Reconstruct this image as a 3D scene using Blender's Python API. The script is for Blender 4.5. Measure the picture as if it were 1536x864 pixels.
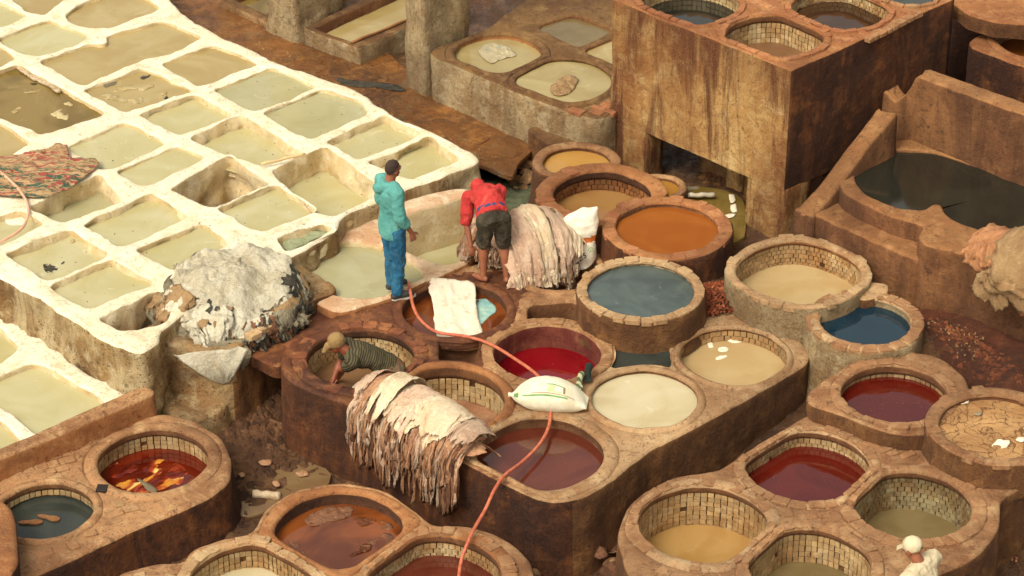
import bpy, bmesh, math, random
import numpy as np
from mathutils import Vector, Matrix, geometry
for o in list(bpy.data.objects): bpy.data.objects.remove(o, do_unlink=True)
SC = bpy.context.scene
COL = SC.collection
random.seed(7); RNG = np.random.default_rng(7)
PI = math.pi
# ---------------------------------------------------------------- camera
TH = math.radians(31.0); DIST = 30.0; FPX = 4000.0
CAM = np.array([0.0, -DIST*math.cos(TH), 1.0 + DIST*math.sin(TH)])
cd = bpy.data.cameras.new("camera"); cam = bpy.data.objects.new("camera", cd); COL.objects.link(cam)
cam.location = CAM.tolist(); cam.rotation_euler = (math.radians(90) - TH, 0, 0)
cd.sensor_width = 36; cd.lens = 36*FPX/1536; cd.clip_start = 0.5; cd.clip_end = 900
SC.camera = cam
# ---------------------------------------------------------------- sky and sun (bright, thin overcast)
EL, AZ = math.radians(52), math.radians(-142)      # azimuth of the sun, clockwise from +Y
w = bpy.data.worlds.new("World"); SC.world = w; w.use_nodes = True
nt = w.node_tree; bg = nt.nodes["Background"]; sk = nt.nodes.new("ShaderNodeTexSky")
sk.sky_type = 'NISHITA'; sk.sun_disc = False; sk.sun_elevation = EL; sk.sun_rotation = AZ
sk.altitude = 400; sk.air_density = 1.0; sk.dust_density = 6.0; sk.ozone_density = 0.3
hs_ = nt.nodes.new('ShaderNodeHueSaturation'); hs_.inputs['Saturation'].default_value = 0.18      # thin bright cloud
wm = nt.nodes.new('ShaderNodeMix'); wm.data_type = 'RGBA'; wm.blend_type = 'MULTIPLY'; wm.inputs[0].default_value = 1; wm.inputs[7].default_value = (1.0, .965, .885, 1)
nt.links.new(sk.outputs[0], hs_.inputs['Color']); nt.links.new(hs_.outputs[0], wm.inputs[6]); nt.links.new(wm.outputs[2], bg.inputs[0]); bg.inputs[1].default_value = 0.148
sd = bpy.data.lights.new("sun", 'SUN'); sun = bpy.data.objects.new("sun", sd); COL.objects.link(sun)
sd.energy = 1.2; sd.angle = math.radians(24); sd.color = (1.0, 0.945, 0.85)
sv = Vector((math.sin(AZ)*math.cos(EL), math.cos(AZ)*math.cos(EL), math.sin(EL)))
sun.rotation_euler = sv.to_track_quat('Z', 'Y').to_euler()
SC.view_settings.view_transform = 'Standard'; SC.view_settings.look = 'None'
SC.view_settings.exposure = 0.60; SC.view_settings.gamma = 1.0
# ---------------------------------------------------------------- helpers
def P(px, py, z=1.0):
    """point of the place seen at photo position (px,py), at height z"""
    d = np.array([px-768.0, FPX*math.cos(TH) + (432.0-py)*math.sin(TH), -FPX*math.sin(TH) + (432.0-py)*math.cos(TH)])
    t = (z-CAM[2])/d[2]
    p = CAM + d*t
    return (float(p[0]), float(p[1]))
def PP(pts, z=1.0): return [P(a, b, z) for a, b in pts]
def scale_at(px, py, z=1.0):
    x, y = P(px, py, z); v = np.array([x, y, z])-CAM
    return FPX/float(v[1]*math.cos(TH) - v[2]*math.sin(TH))       # pixels per metre
def S(r, g, b, k=1.0):
    f = lambda c: ((c/255+0.055)/1.055)**2.4 if c > 10.3 else c/255/12.92
    return (f(r)*k, f(g)*k, f(b)*k, 1)
def _h(ix, iy, iz):
    n = (ix*374761393 + iy*668265263 + iz*1274126177) & 0xffffffff
    n = ((n ^ (n >> 13))*1103515245) & 0xffffffff
    return ((n ^ (n >> 16)) & 0xffff)/32767.5 - 1.0
def vnoise(p):
    p = np.asarray(p, float); i = np.floor(p).astype(np.int64); f = p-i; u = f*f*(3-2*f); r = 0
    for a in (0, 1):
        for b in (0, 1):
            for c in (0, 1):
                wgt = (u[..., 0] if a else 1-u[..., 0])*(u[..., 1] if b else 1-u[..., 1])*(u[..., 2] if c else 1-u[..., 2])
                r = r + wgt*_h(i[..., 0]+a, i[..., 1]+b, i[..., 2]+c)
    return r
def fbm(p, s=1.0, oc=4, g=0.5):
    p = np.asarray(p, float)*s; a = 1.0; r = 0
    for k in range(oc):
        r = r + a*vnoise(p + 17.3*k); p = p*2.03; a *= g
    return r
def tag(o, label=None, cat=None, group=None, kind=None):
    if label: o['label'] = label
    if cat: o['category'] = cat
    if group: o['group'] = group
    if kind: o['kind'] = kind
    return o
def empty(name, loc, label, cat, group=None, rz=0):
    o = bpy.data.objects.new(name, None); COL.objects.link(o); o.location = loc; o.rotation_euler[2] = rz
    o.empty_display_size = 0.1
    return tag(o, label, cat, group)
def mk(name, v, f, mats, parent=None, smooth=True, mi=None, tint=None, label=None):
    me = bpy.data.meshes.new(name); me.from_pydata([tuple(map(float, q)) for q in v], [], f)
    if not isinstance(mats, (list, tuple)): mats = [mats]
    for m in mats: me.materials.append(m)
    n = len(me.polygons)
    if smooth: me.polygons.foreach_set('use_smooth', [True]*n)
    if mi is not None: me.polygons.foreach_set('material_index', mi)
    if tint is not None:
        at = me.attributes.new('tint', 'FLOAT', 'FACE'); at.data.foreach_set('value', tint)
    me.update()
    o = bpy.data.objects.new(name, me); COL.objects.link(o)
    if parent is not None:
        o.parent = parent; o.matrix_parent_inverse = Matrix.Translation(-Vector(parent.location)) if not parent.parent else Matrix.Identity(4)
    if label: o['label'] = label
    return o
class MB:
    def __init__(s): s.v = []; s.f = []; s.m = []; s.t = []
    def add(s, v, f, m=0, t=0.0):
        b = len(s.v); s.v += [tuple(q) for q in v]; s.f += [tuple(i+b for i in q) for q in f]
        s.m += [m]*len(f); s.t += [t]*len(f)
    def box(s, c, sx, sy, sz, rz=0, m=0, t=0.0, taper=0):
        cs, sn = math.cos(rz), math.sin(rz); v = []
        for k in (0, 1):
            q = 1-taper*k
            for a, b in ((-1, -1), (1, -1), (1, 1), (-1, 1)):
                x, y = a*sx/2*q, b*sy/2*q
                v.append((c[0]+x*cs-y*sn, c[1]+x*sn+y*cs, c[2]+(k-0.5)*sz))
        s.add(v, [(3, 2, 1, 0), (4, 5, 6, 7), (0, 1, 5, 4), (1, 2, 6, 5), (2, 3, 7, 6), (3, 0, 4, 7)], m, t)
    def tube(s, pts, r, n=8, m=0, caps=True):
        pts = [Vector(p) for p in pts]; L = len(pts); rr = r if hasattr(r, '__len__') else [r]*L; v = []; f = []
        up = Vector((0, 0, 1)); prev = None
        for i, p in enumerate(pts):
            t = (pts[min(i+1, L-1)]-pts[max(i-1, 0)]).normalized()
            a = t.cross(up if abs(t.z) < .95 else Vector((1, 0, 0))) if prev is None else prev - t*prev.dot(t)
            a.normalize(); prev = a; b = t.cross(a)
            for k in range(n):
                q = 2*PI*k/n; v.append(p+(a*math.cos(q)+b*math.sin(q))*rr[i])
        for i in range(L-1):
            for k in range(n):
                f.append((i*n+k, i*n+(k+1) % n, (i+1)*n+(k+1) % n, (i+1)*n+k))
        if caps: f += [tuple(range(n))[::-1], tuple(range((L-1)*n, L*n))]
        s.add(v, f, m)
    def build(s, name, mats, parent=None, smooth=False, label=None, usetint=False):
        return mk(name, s.v, s.f, mats, parent, smooth, s.m, s.t if usetint else None, label)
def smooth_curve(pts, step=0.05):
    P0 = np.array(pts, float); out = []
    n = len(P0)
    for i in range(n-1):
        a, b, c, d = P0[max(i-1, 0)], P0[i], P0[i+1], P0[min(i+2, n-1)]
        k = max(2, int(np.linalg.norm(c-b)/step))
        for j in range(k):
            t = j/k; out.append(0.5*((2*b)+(-a+c)*t+(2*a-5*b+4*c-d)*t*t+(-a+3*b-3*c+d)*t**3))
    out.append(P0[-1]); return np.array(out)
def chaikin(p, it=2, q=0.25):
    p = np.array(p, float)
    for _ in range(it):
        n = np.roll(p, -1, 0); p = np.stack([p*(1-q)+n*q, p*q+n*(1-q)], 1).reshape(-1, 2)
    return p
def roundc(p, rad=.07, frac=.32, k=4):
    """round the corners of a polygon, keeping its straight sides"""
    p = np.array(p, float); out = []; n = len(p)
    for i in range(n):
        a, b, c = p[i-1], p[i], p[(i+1) % n]; la, lc = np.linalg.norm(a-b), np.linalg.norm(c-b)
        s = b+(a-b)*min(frac, rad/max(la, 1e-6)); e = b+(c-b)*min(frac, rad/max(lc, 1e-6))
        for j in range(k+1):
            t = j/k; out.append(s*(1-t)**2+2*b*t*(1-t)+e*t*t)
    return np.array(out)
def resample(p, res):
    p = np.array(p, float); q = np.vstack([p, p[:1]]); d = np.hypot(*np.diff(q, axis=0).T); c = np.r_[0, np.cumsum(d)]
    n = max(8, int(c[-1]/res)); t = np.linspace(0, c[-1], n, endpoint=False)
    return np.stack([np.interp(t, c, q[:, 0]), np.interp(t, c, q[:, 1])], 1)
def resample_c(p, res):
    p = np.array(p, float); out = []
    for i in range(len(p)):
        a, b = p[i], p[(i+1) % len(p)]; k = max(1, int(np.linalg.norm(b-a)/res)); out += [a+(b-a)*j/k for j in range(k)]
    return np.array(out)
def area(p): x, y = p[:, 0], p[:, 1]; return 0.5*float(np.sum(x*np.roll(y, -1)-np.roll(x, -1)*y))
def ccw(p): return p if area(p) > 0 else p[::-1].copy()
def normals(p):                                              # outward for ccw loops
    t = np.roll(p, -1, 0)-np.roll(p, 1, 0); n = np.stack([t[:, 1], -t[:, 0]], 1)
    return n/np.maximum(np.linalg.norm(n, axis=1, keepdims=True), 1e-9)
def inside(pts, poly):
    pts = np.asarray(pts); x, y = pts[:, 0], pts[:, 1]; r = np.zeros(len(pts), bool); j = len(poly)-1
    for i in range(len(poly)):
        xi, yi = poly[i]; xj, yj = poly[j]
        c = ((yi > y) != (yj > y)) & (x < (xj-xi)*(y-yi)/((yj-yi) if yj != yi else 1e-12)+xi); r ^= c; j = i
    return r
def slab(name, outline, holes, z, base, mats, parent=None, res=0.05, r=0.04, rh=0.03, hb=None, amp=0.010,
         round_it=1, side=None, flare=0.0, ztop=None, hole_round=1, wob=0.012, label=None, orad=.25, hrad=.14, wamp=1.6, wfr=3.2):
    """masonry with openings: dented top, rounded edges, uneven walls. mats = [top, outer side, inner side]"""
    zf = (lambda x, y: np.full(np.shape(x), float(z))) if ztop is None else ztop
    def zz(p):
        q = np.c_[p[:, 0], p[:, 1], np.zeros(len(p))]
        return zf(p[:, 0], p[:, 1]) + amp*fbm(q, 2.2, 3) + amp*0.5*fbm(q, 9, 2)
    out = ccw(resample(roundc(outline, orad), res) if round_it else resample_c(outline, res))
    def wobble(p, a): n = normals(p); return p + n*(a*fbm(np.c_[p, np.full(len(p), 3.3)], 2.5, 4)[:, None])
    out = wobble(out, wob)
    hs = [wobble(ccw(resample(roundc(h, hrad), res) if (hole_round and len(h) < 30) else resample(np.array(h), res) if len(h) >= 30 else resample_c(h, res)), wob*0.8) for h in holes]
    loops = [(out, -1, r)] + [(h, +1, rh) for h in hs]
    tops = [lp + normals(lp)*sg*rr for lp, sg, rr in loops]
    allp = np.vstack(tops); mn, mx = tops[0].min(0), tops[0].max(0)
    g = np.stack(np.meshgrid(np.arange(mn[0], mx[0], res*1.3), np.arange(mn[1], mx[1], res*1.3)), -1).reshape(-1, 2)
    g = g + RNG.uniform(-.3, .3, g.shape)*res
    g = g[inside(g, tops[0])]
    for t in tops[1:]: g = g[~inside(g, t)]
    if len(g):
        keep = np.ones(len(g), bool)
        for k in range(0, len(g), 2000):
            dd = ((g[k:k+2000, None, :]-allp[None])**2).sum(-1).min(1); keep[k:k+2000] = dd > (res*0.55)**2
        g = g[keep]
    verts2 = np.vstack([allp, g]) if len(g) else allp
    edges = []; b = 0
    for t in tops:
        n = len(t); edges += [(b+i, b+(i+1) % n) for i in range(n)]; b += n
    vo, eo, fo, ov, oe, of = geometry.delaunay_2d_cdt([Vector(q) for q in verts2], edges, [], 0, 1e-6)
    vo = np.array([tuple(q) for q in vo]); fo = [tuple(q) for q in fo]
    mp = {}
    for i, l in enumerate(ov):
        for q in l: mp.setdefault(q, i)
    cen = np.array([vo[list(q)].mean(0) for q in fo])
    ok = inside(cen, tops[0])
    for t in tops[1:]: ok &= ~inside(cen, t)
    F = []; M = []
    for q, k in zip(fo, ok):
        if not k: continue
        a = vo[list(q)]
        if area(a) < 0: q = q[::-1]
        F.append(q); M.append(0)
    V = [np.c_[vo, zz(vo)]]; nv = len(vo); b = 0
    if hb is None: hb = [base]*len(hs)
    elif not hasattr(hb, '__len__'): hb = [hb]*len(hs)
    for li, (lp, sg, rr) in enumerate(loops):
        n = len(lp); ring = [mp[b+i] for i in range(n)]; b += n
        nr = normals(lp)*(-sg)                              # towards the open side
        zt = zz(tops[li]); prev = ring; lo = base if li == 0 else hb[li-1]
        prof = [(-rr*(1-math.sin(t)), -rr*(1-math.cos(t))) for t in (PI/6, PI/3, PI/2)]
        hgt = float(zt.mean()-rr-lo); ks = max(1, int(hgt/(res*1.5)))
        for k in range(1, ks+1): prof.append((0, None, k/ks))
        mid = 1 if li == 0 else 2
        for pi_, pr in enumerate(prof):
            if len(pr) == 2: p2 = lp + nr*pr[0]; z3 = zt+pr[1]; fr = 0
            else:
                fr = pr[2]; z3 = (zt-rr)*(1-fr)+lo*fr; p2 = lp.copy()
                nn = amp*wamp*fbm(np.c_[lp, z3], wfr, 5)*min(1, fr*4) + (flare*fr*fr if li == 0 else 0)
                p2 = lp + nr*(nn if np.ndim(nn) else np.full(n, nn))[:, None]
            V.append(np.c_[p2, z3]); cur = list(range(nv, nv+n)); nv += n
            for i in range(n):
                j = (i+1) % n
                q = (prev[j], prev[i], cur[i], cur[j]) if sg < 0 else (prev[i], prev[j], cur[j], cur[i])
                F.append(q); M.append(0 if pi_ < 2 else mid)
            prev = cur
    M = [min(m, len(mats)-1) for m in M]
    return mk(name, np.vstack(V), F, mats, parent, True, M, None, label)
def se_loop(cx, cy, R, n=2.0, rot=PI/4, seg=96, wob=0.0, seed=0.0):
    t = np.linspace(0, 2*PI, seg, endpoint=False); c, s = np.cos(t-rot), np.sin(t-rot)
    k = R/((np.abs(c)**n+np.abs(s)**n)**(1/n))
    if wob: k = k*(1+wob*fbm(np.c_[np.cos(t)*1.2, np.sin(t)*1.2, np.full(seg, seed)], 1.0, 3))
    return np.stack([cx+k*np.cos(t), cy+k*np.sin(t)], 1)
# ---------------------------------------------------------------- materials (procedural, world position)
def newmat(name):
    m = bpy.data.materials.new(name); m.use_nodes = True; n = m.node_tree.nodes; l = m.node_tree.links
    return m, n, l, n['Principled BSDF']
class NT:
    def __init__(s, n, l): s.n, s.l = n, l; s.pos = n.new('ShaderNodeNewGeometry').outputs['Position']
    def scl(s, v, k):
        q = s.n.new('ShaderNodeVectorMath'); q.operation = 'MULTIPLY'; s.l.new(v, q.inputs[0]); q.inputs[1].default_value = k; return q.outputs[0]
    def off(s, v, k):
        q = s.n.new('ShaderNodeVectorMath'); q.operation = 'ADD'; s.l.new(v, q.inputs[0]); q.inputs[1].default_value = k; return q.outputs[0]
    def noise(s, v, sc, d=5, r=0.55, dist=0.0):
        q = s.n.new('ShaderNodeTexNoise'); q.inputs['Scale'].default_value = sc; q.inputs['Detail'].default_value = d
        q.inputs['Roughness'].default_value = r; q.inputs['Distortion'].default_value = dist; s.l.new(v, q.inputs['Vector']); return q.outputs['Fac']
    def voro(s, v, sc, feat='DISTANCE_TO_EDGE', out='Distance'):
        q = s.n.new('ShaderNodeTexVoronoi'); q.feature = feat; q.inputs['Scale'].default_value = sc; s.l.new(v, q.inputs['Vector']); return q.outputs[out]
    def ramp(s, f, a, b, lo=0.0, hi=1.0):
        q = s.n.new('ShaderNodeMapRange'); q.interpolation_type = 'SMOOTHSTEP'
        for i, x in enumerate((a, b, lo, hi)): q.inputs[i+1].default_value = x
        s.l.new(f, q.inputs[0]); return q.outputs[0]
    def mix(s, f, a, b, mode='MIX'):
        q = s.n.new('ShaderNodeMix'); q.data_type = 'RGBA'; q.blend_type = mode
        for i, x in ((0, f), (6, a), (7, b)):
            if hasattr(x, 'links') or hasattr(x, 'is_linked'): s.l.new(x, q.inputs[i])
            else: q.inputs[i].default_value = x
        return q.outputs[2]
    def math(s, op, a, b=None):
        q = s.n.new('ShaderNodeMath'); q.operation = op
        for i, x in enumerate((a, b)):
            if x is None: continue
            if hasattr(x, 'is_linked'): s.l.new(x, q.inputs[i])
            else: q.inputs[i].default_value = x
        return q.outputs[0]
    def bump(s, h, st, dist, nrm=None):
        q = s.n.new('ShaderNodeBump'); q.inputs['Strength'].default_value = st; q.inputs['Distance'].default_value = dist
        s.l.new(h, q.inputs['Height'])
        if nrm is not None: s.l.new(nrm, q.inputs['Normal'])
        return q.outputs[0]
    def tint(s, col, amt=1.0, rnd=0.0):
        a = s.n.new('ShaderNodeAttribute'); a.attribute_name = 'tint'
        v = s.math('MULTIPLY', a.outputs['Fac'], amt)
        if rnd:
            oi = s.n.new('ShaderNodeObjectInfo'); v = s.math('ADD', v, s.math('MULTIPLY', s.math('SUBTRACT', oi.outputs['Random'], 0.5), rnd))
        h = s.n.new('ShaderNodeHueSaturation'); s.l.new(s.math('ADD', v, 1.0), h.inputs['Value']); s.l.new(col, h.inputs['Color']); return h.outputs[0]
def masonry(name, c0, c1, c2, dark, streak=None, st_amt=0.0, speck=0.3, bump=0.5, cracks=0.0, rough=0.88, pale=None, pale_amt=0.0,
            rnd=0.0, big=0.9, moss=None, seed=0.0, wet=0.0, st_lo=.44, st_sc=(2.6, 2.6, .42), drip=None, pits=0.0):
    kf = (.92, .90, .85) if 'lime' in name else (.88, .84, .76) if 'tile' in name else (.80, .735, .61)
    fk = lambda c: tuple(a*b for a, b in zip(c[:3], kf))+(1,) if c is not None else None
    c0, c1, c2, dark, streak, pale, moss = map(fk, (c0, c1, c2, dark, streak, pale, moss))
    m, n, l, b = newmat(name); t = NT(n, l); p = t.off(t.pos, (seed*3.1, seed*1.7, seed))
    col = t.mix(t.ramp(t.noise(p, big, 6, .6, .6), .36, .64), c0, c1)
    col = t.mix(t.ramp(t.noise(p, 4.5, 6, .65, .4), .46, .68, 0, .85), col, c2)
    if pale is not None: col = t.mix(t.ramp(t.noise(p, 2.6, 8, .7, 1.0), .54, .66, 0, pale_amt), col, pale)
    col = t.mix(t.ramp(t.noise(p, 13, 7, .72, .6), .52, .68, 0, .5 if 'lime' in name else .72), col, dark)
    col = t.mix(t.ramp(t.noise(p, .55, 5, .6, .8), .42, .64, 0, .0 if 'lime' in name else .5), col, dark)
    if not ('lime' in name or 'tile' in name): col = t.mix(t.ramp(t.noise(t.off(p, (9, 2, 4)), 2.1, 7, .68, 1.2), .55, .64, 0, .45), col, t.mix(.5, c0, dark))
    if streak is not None:
        sn = t.noise(t.scl(p, st_sc), 1.0, 8, .68, .6)
        col = t.mix(t.ramp(sn, st_lo, st_lo+.17, 0, st_amt), col, streak)
        if drip:                                    # stains that ran down from the rim and dried
            gz = n.new('ShaderNodeSeparateXYZ'); l.new(p, gz.inputs[0]); zz = t.math('ADD', gz.outputs[2], t.math('MULTIPLY', t.math('SUBTRACT', sn, .5), drip[2]))
            col = t.mix(t.ramp(zz, drip[0], drip[1], 0, .75), col, streak)
        sn2 = t.noise(t.scl(p, (9, 9, 1.3)), 1.0, 7, .7, .4)
        col = t.mix(t.ramp(sn2, .5, .74, 0, st_amt*.5), col, dark)
    if moss is not None: col = t.mix(t.ramp(t.noise(p, 1.7, 6, .65, 1.2), .56, .68, 0, .6), col, moss)
    fine = t.noise(p, 62, 6, .8)
    col = t.mix(t.ramp(fine, .53, .66, 0, min(1, speck*(.7 if 'lime' in name else 1.25))), col, dark)
    col = t.mix(t.ramp(t.noise(t.off(p, (3, 3, 3)), 75, 4, .8), .54, .66, 0, .0 if 'lime' in name else .35), col, c2)
    col = t.mix(t.ramp(t.noise(p, 34, 5, .7), .3, .42, speck*.6, 0), col, c0)
    pm = None
    if pits:
        pv = t.voro(p, 24, 'F1'); pm = t.math('MULTIPLY', t.ramp(pv, .16, .30, 1, 0), t.ramp(t.noise(p, 3.0, 3, .5), .48, .56, 0, pits)); col = t.mix(pm, col, dark)
        pv2 = t.voro(t.off(p, (4, 1, 2)), 9, 'F1'); pm2 = t.math('MULTIPLY', t.ramp(pv2, .12, .26, 1, 0), t.ramp(t.noise(p, 1.7, 3, .5), .5, .58, 0, pits*.7)); col = t.mix(pm2, col, dark)
    h = t.math('ADD', t.math('MULTIPLY', t.noise(p, 7, 7, .62, .5), 1.0), t.math('MULTIPLY', t.noise(p, 38, 7, .8), .5))
    if pm is not None: h = t.math('SUBTRACT', h, t.math('MULTIPLY', pm, .25))
    if cracks:
        wv = n.new('ShaderNodeTexNoise'); wv.inputs['Scale'].default_value = 3.5; wv.inputs['Detail'].default_value = 5; l.new(p, wv.inputs['Vector']); wa = n.new('ShaderNodeVectorMath'); wa.operation = 'MULTIPLY_ADD'; l.new(wv.outputs['Color'], wa.inputs[0]); wa.inputs[1].default_value = (.8, .8, .2); l.new(t.scl(p, (1, 1, .4)), wa.inputs[2]); cv = t.voro(wa.outputs[0], 4.2)
        cr = t.ramp(cv, .0, .05, 1, 0); col = t.mix(t.math('MULTIPLY', cr, cracks), col, dark)
        h = t.math('SUBTRACT', h, t.math('MULTIPLY', cr, cracks*.35))
    col = t.tint(col, 1.0, rnd)
    l.new(col, b.inputs['Base Color']); b.inputs['Roughness'].default_value = rough
    if wet: l.new(t.ramp(t.noise(p, 2.2, 4, .5), .42, .58, rough, rough-wet), b.inputs['Roughness'])
    b.inputs['Specular IOR Level'].default_value = .35
    l.new(t.bump(h, bump, .07), b.inputs['Normal']); return m
def liquid(name, c0, c1, rough=0.06, scum=None, scum_amt=0.5, swirl=3.0, bump=0.03, seed=0.0, flecks=0.0, spec=0.5):
    kd = .80 if 'lime' in name or name in ('cream_water', 'sandy_water') else .74
    dk = lambda c: tuple(a*kd for a in c[:3])+(1,)
    c0, c1 = dk(c0), dk(c1); scum = dk(scum) if scum else None
    m, n, l, b = newmat(name); t = NT(n, l); p = t.off(t.pos, (seed, seed*2, 0))
    col = t.mix(t.ramp(t.noise(p, swirl*.4, 4, .5, 1.5), .35, .65), c0, c1)
    if scum is not None:
        big_ = t.noise(p, .8, 5, .6, 1.0); col = t.mix(t.ramp(big_, .52, .60, 0, .12), col, scum)
        sn = t.noise(p, 3.0, 9, .72, 1.6); sp = t.noise(p, 45, 3, .6)
        f = t.math('MAXIMUM', t.ramp(sn, .58, .70, 0, scum_amt), t.math('MULTIPLY', t.ramp(sp, .66, .72, 0, scum_amt*1.4), t.ramp(t.noise(p, 1.6, 3), .42, .58)))
        col = t.mix(f, col, scum)
    if flecks: col = t.mix(t.ramp(t.noise(p, 80, 2, .5), .72, .76, 0, flecks), col, (.8, .75, .6, 1))
    l.new(col, b.inputs['Base Color']); b.inputs['Roughness'].default_value = rough; b.inputs['IOR'].default_value = 1.42
    b.inputs['Specular IOR Level'].default_value = .85 if 'dye' in name or 'black' in name else spec
    l.new(t.bump(t.noise(p, 9, 4, .5, .8), bump, .02), b.inputs['Normal']); return m
def plain(name, c, rough=.6, c2=None, sc=8, bump=0, bs=40, metal=0, rnd=0.0, spec=.4):
    m, n, l, b = newmat(name); t = NT(n, l); oc = n.new('ShaderNodeTexCoord').outputs['Object']
    col = t.mix(t.ramp(t.noise(oc, sc, 5, .6), .35, .65), c, c2 or tuple(x*.8 for x in c[:3])+(1,))
    col = t.tint(col, 1.0, rnd)
    l.new(col, b.inputs['Base Color']); b.inputs['Roughness'].default_value = rough; b.inputs['Metallic'].default_value = metal
    b.inputs['Specular IOR Level'].default_value = spec
    if bump: l.new(t.bump(t.noise(oc, bs, 6, .65), bump, .01), b.inputs['Normal'])
    return m
LW = S(240, 226, 194); LW2 = S(232, 214, 176)
M = {}
M['lime'] = masonry('lime_top', S(238, 225, 194), S(244, 234, 208), S(226, 206, 166), S(150, 122, 80), speck=.35, bump=.45, pale=S(246, 238, 216), pale_amt=.7, pits=0.55)
M['lime_side'] = masonry('lime_side', S(222, 200, 156), S(190, 160, 112), S(232, 216, 178), S(112, 84, 48), streak=S(236, 224, 190), st_amt=.55, speck=.6, bump=.9, pits=0.5)
M['lime_in'] = masonry('lime_inside', S(226, 208, 168), S(212, 188, 140), S(236, 222, 188), S(150, 112, 62), streak=S(200, 168, 112), st_amt=.35, speck=.3, bump=.5)
M['lime_dry'] = masonry('stained_lime', S(176, 132, 84), S(150, 100, 58), S(214, 186, 140), S(110, 66, 34), streak=S(140, 88, 46), st_amt=.5, bump=.6)
M['crust'] = masonry('lime_crust', S(176, 142, 92), S(140, 104, 62), S(210, 184, 136), S(70, 50, 30), streak=S(214, 194, 150), st_amt=.8, speck=.9, bump=1.0, pale=S(222, 206, 168), pale_amt=.7, pits=0.65)
M['lime_pink'] = masonry('pinkish_lime', S(224, 194, 158), S(206, 160, 120), S(236, 216, 182), S(142, 84, 56), speck=.4, bump=.6, pale=S(236, 218, 186), pale_amt=.8)
M['rock'] = masonry('rough_render', S(204, 172, 126), S(168, 124, 78), S(222, 200, 160), S(88, 58, 34), speck=.7, bump=1.0, pale=S(226, 208, 170), pale_amt=.6, pits=0.65)
M['deck'] = masonry('clay_deck', S(200, 154, 112), S(150, 104, 70), S(216, 176, 134), S(84, 52, 34), speck=.45, bump=.6, cracks=.08, pale=S(222, 188, 144), pale_amt=.8, pits=0.5)
M['deck_pale'] = masonry('pale_clay_deck', S(218, 184, 144), S(186, 144, 104), S(228, 200, 160), S(104, 70, 46), speck=.4, bump=.55, pale=S(232, 208, 168), pale_amt=.8, pits=0.65)
M['deck_dark'] = masonry('stained_deck', S(123, 73, 46), S(94, 53, 35), S(165, 109, 69), S(53, 31, 21), speck=.4, bump=.7, pale=S(197, 138, 88), pale_amt=.6, rough=.7, wet=.25)
M['wall_dark'] = masonry('dye_stained_wall', S(122, 73, 39), S(75, 42, 25), S(153, 96, 52), S(40, 23, 14), streak=S(54, 30, 18), st_amt=.75, speck=.6, bump=.8)
M['wall'] = masonry('clay_wall', S(153, 106, 63), S(120, 78, 46), S(180, 132, 80), S(57, 37, 23), streak=S(85, 55, 33), st_amt=.65, speck=.6, bump=.8)
M['wall_pale'] = masonry('pale_clay_wall', S(190, 153, 110), S(162, 120, 82), S(211, 181, 138), S(90, 60, 38), streak=S(120, 84, 54), st_amt=.45, speck=.5, bump=.7)
M['inner'] = masonry('inner_plaster', S(150, 104, 68), S(122, 80, 52), S(170, 126, 86), S(66, 40, 26), streak=S(98, 62, 40), st_amt=.4, speck=.4, bump=.5)
M['inner_red'] = masonry('red_stained_plaster', S(150, 86, 70), S(118, 54, 46), S(168, 110, 84), S(70, 30, 26), streak=S(104, 36, 34), st_amt=.7, speck=.4, bump=.5)
M['inner_dark'] = masonry('inner_plaster_dark', S(98, 64, 43), S(71, 46, 32), S(124, 82, 55), S(39, 25, 18), speck=.4, bump=.6)
M['orange'] = masonry('orange_clay', S(190, 133, 86), S(165, 108, 67), S(205, 154, 106), S(97, 55, 33), speck=.45, bump=.6, pits=0.3)
M['stone'] = masonry('rim_stone', S(184, 142, 104), S(166, 120, 84), S(200, 166, 126), S(112, 74, 50), speck=.35, bump=.5, rnd=.18, pits=0.5)
M['stone_pale'] = masonry('pale_rim_stone', S(208, 178, 138), S(192, 154, 114), S(218, 194, 156), S(130, 92, 62), speck=.3, bump=.5, rnd=.16, pits=0.5)
M['stone_red'] = masonry('red_stone', S(186, 128, 88), S(164, 106, 70), S(202, 152, 110), S(110, 62, 40), speck=.3, bump=.5, rnd=.28)
M['stone_dark'] = masonry('dark_rim_stone', S(150, 92, 60), S(124, 72, 48), S(176, 118, 78), S(70, 40, 28), speck=.4, bump=.5, rnd=.4)
M['tank'] = masonry('streaked_concrete', S(204, 166, 108), S(168, 116, 66), S(218, 188, 132), S(110, 60, 30), pale=S(240, 212, 158), pale_amt=.75, streak=S(94, 50, 26), st_amt=.95, st_lo=.47, st_sc=(3.4, 3.4, .38), drip=(2.2, 3.3, 3.2), speck=.6, bump=.7, big=.55)
M['tank_dark'] = masonry('dark_concrete', S(123, 75, 41), S(79, 47, 27), S(150, 95, 52), S(41, 25, 15), streak=S(54, 31, 20), st_amt=.7, speck=.6, bump=.7)  # concrete turned from the sun: stain and shade both put into the colour
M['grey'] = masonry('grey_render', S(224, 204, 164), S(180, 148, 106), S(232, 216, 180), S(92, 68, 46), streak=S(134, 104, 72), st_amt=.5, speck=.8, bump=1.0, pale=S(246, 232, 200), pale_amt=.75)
M['grey_brown'] = masonry('brown_grey_render', S(162, 125, 79), S(127, 90, 56), S(181, 146, 99), S(75, 51, 34), streak=S(103, 71, 45), st_amt=.5, speck=.6, bump=.9)  # browner, darker grey render for block and trough tops
M['basin'] = masonry('basin_clay', S(172, 125, 82), S(149, 101, 64), S(190, 144, 99), S(86, 56, 34), speck=.4, bump=.6, moss=None, pits=0.5)
M['basin_wall'] = masonry('basin_wall', S(154, 109, 71), S(125, 82, 53), S(168, 120, 80), S(58, 38, 24), streak=S(85, 53, 35), st_amt=.6, speck=.5, bump=.7)
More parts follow.
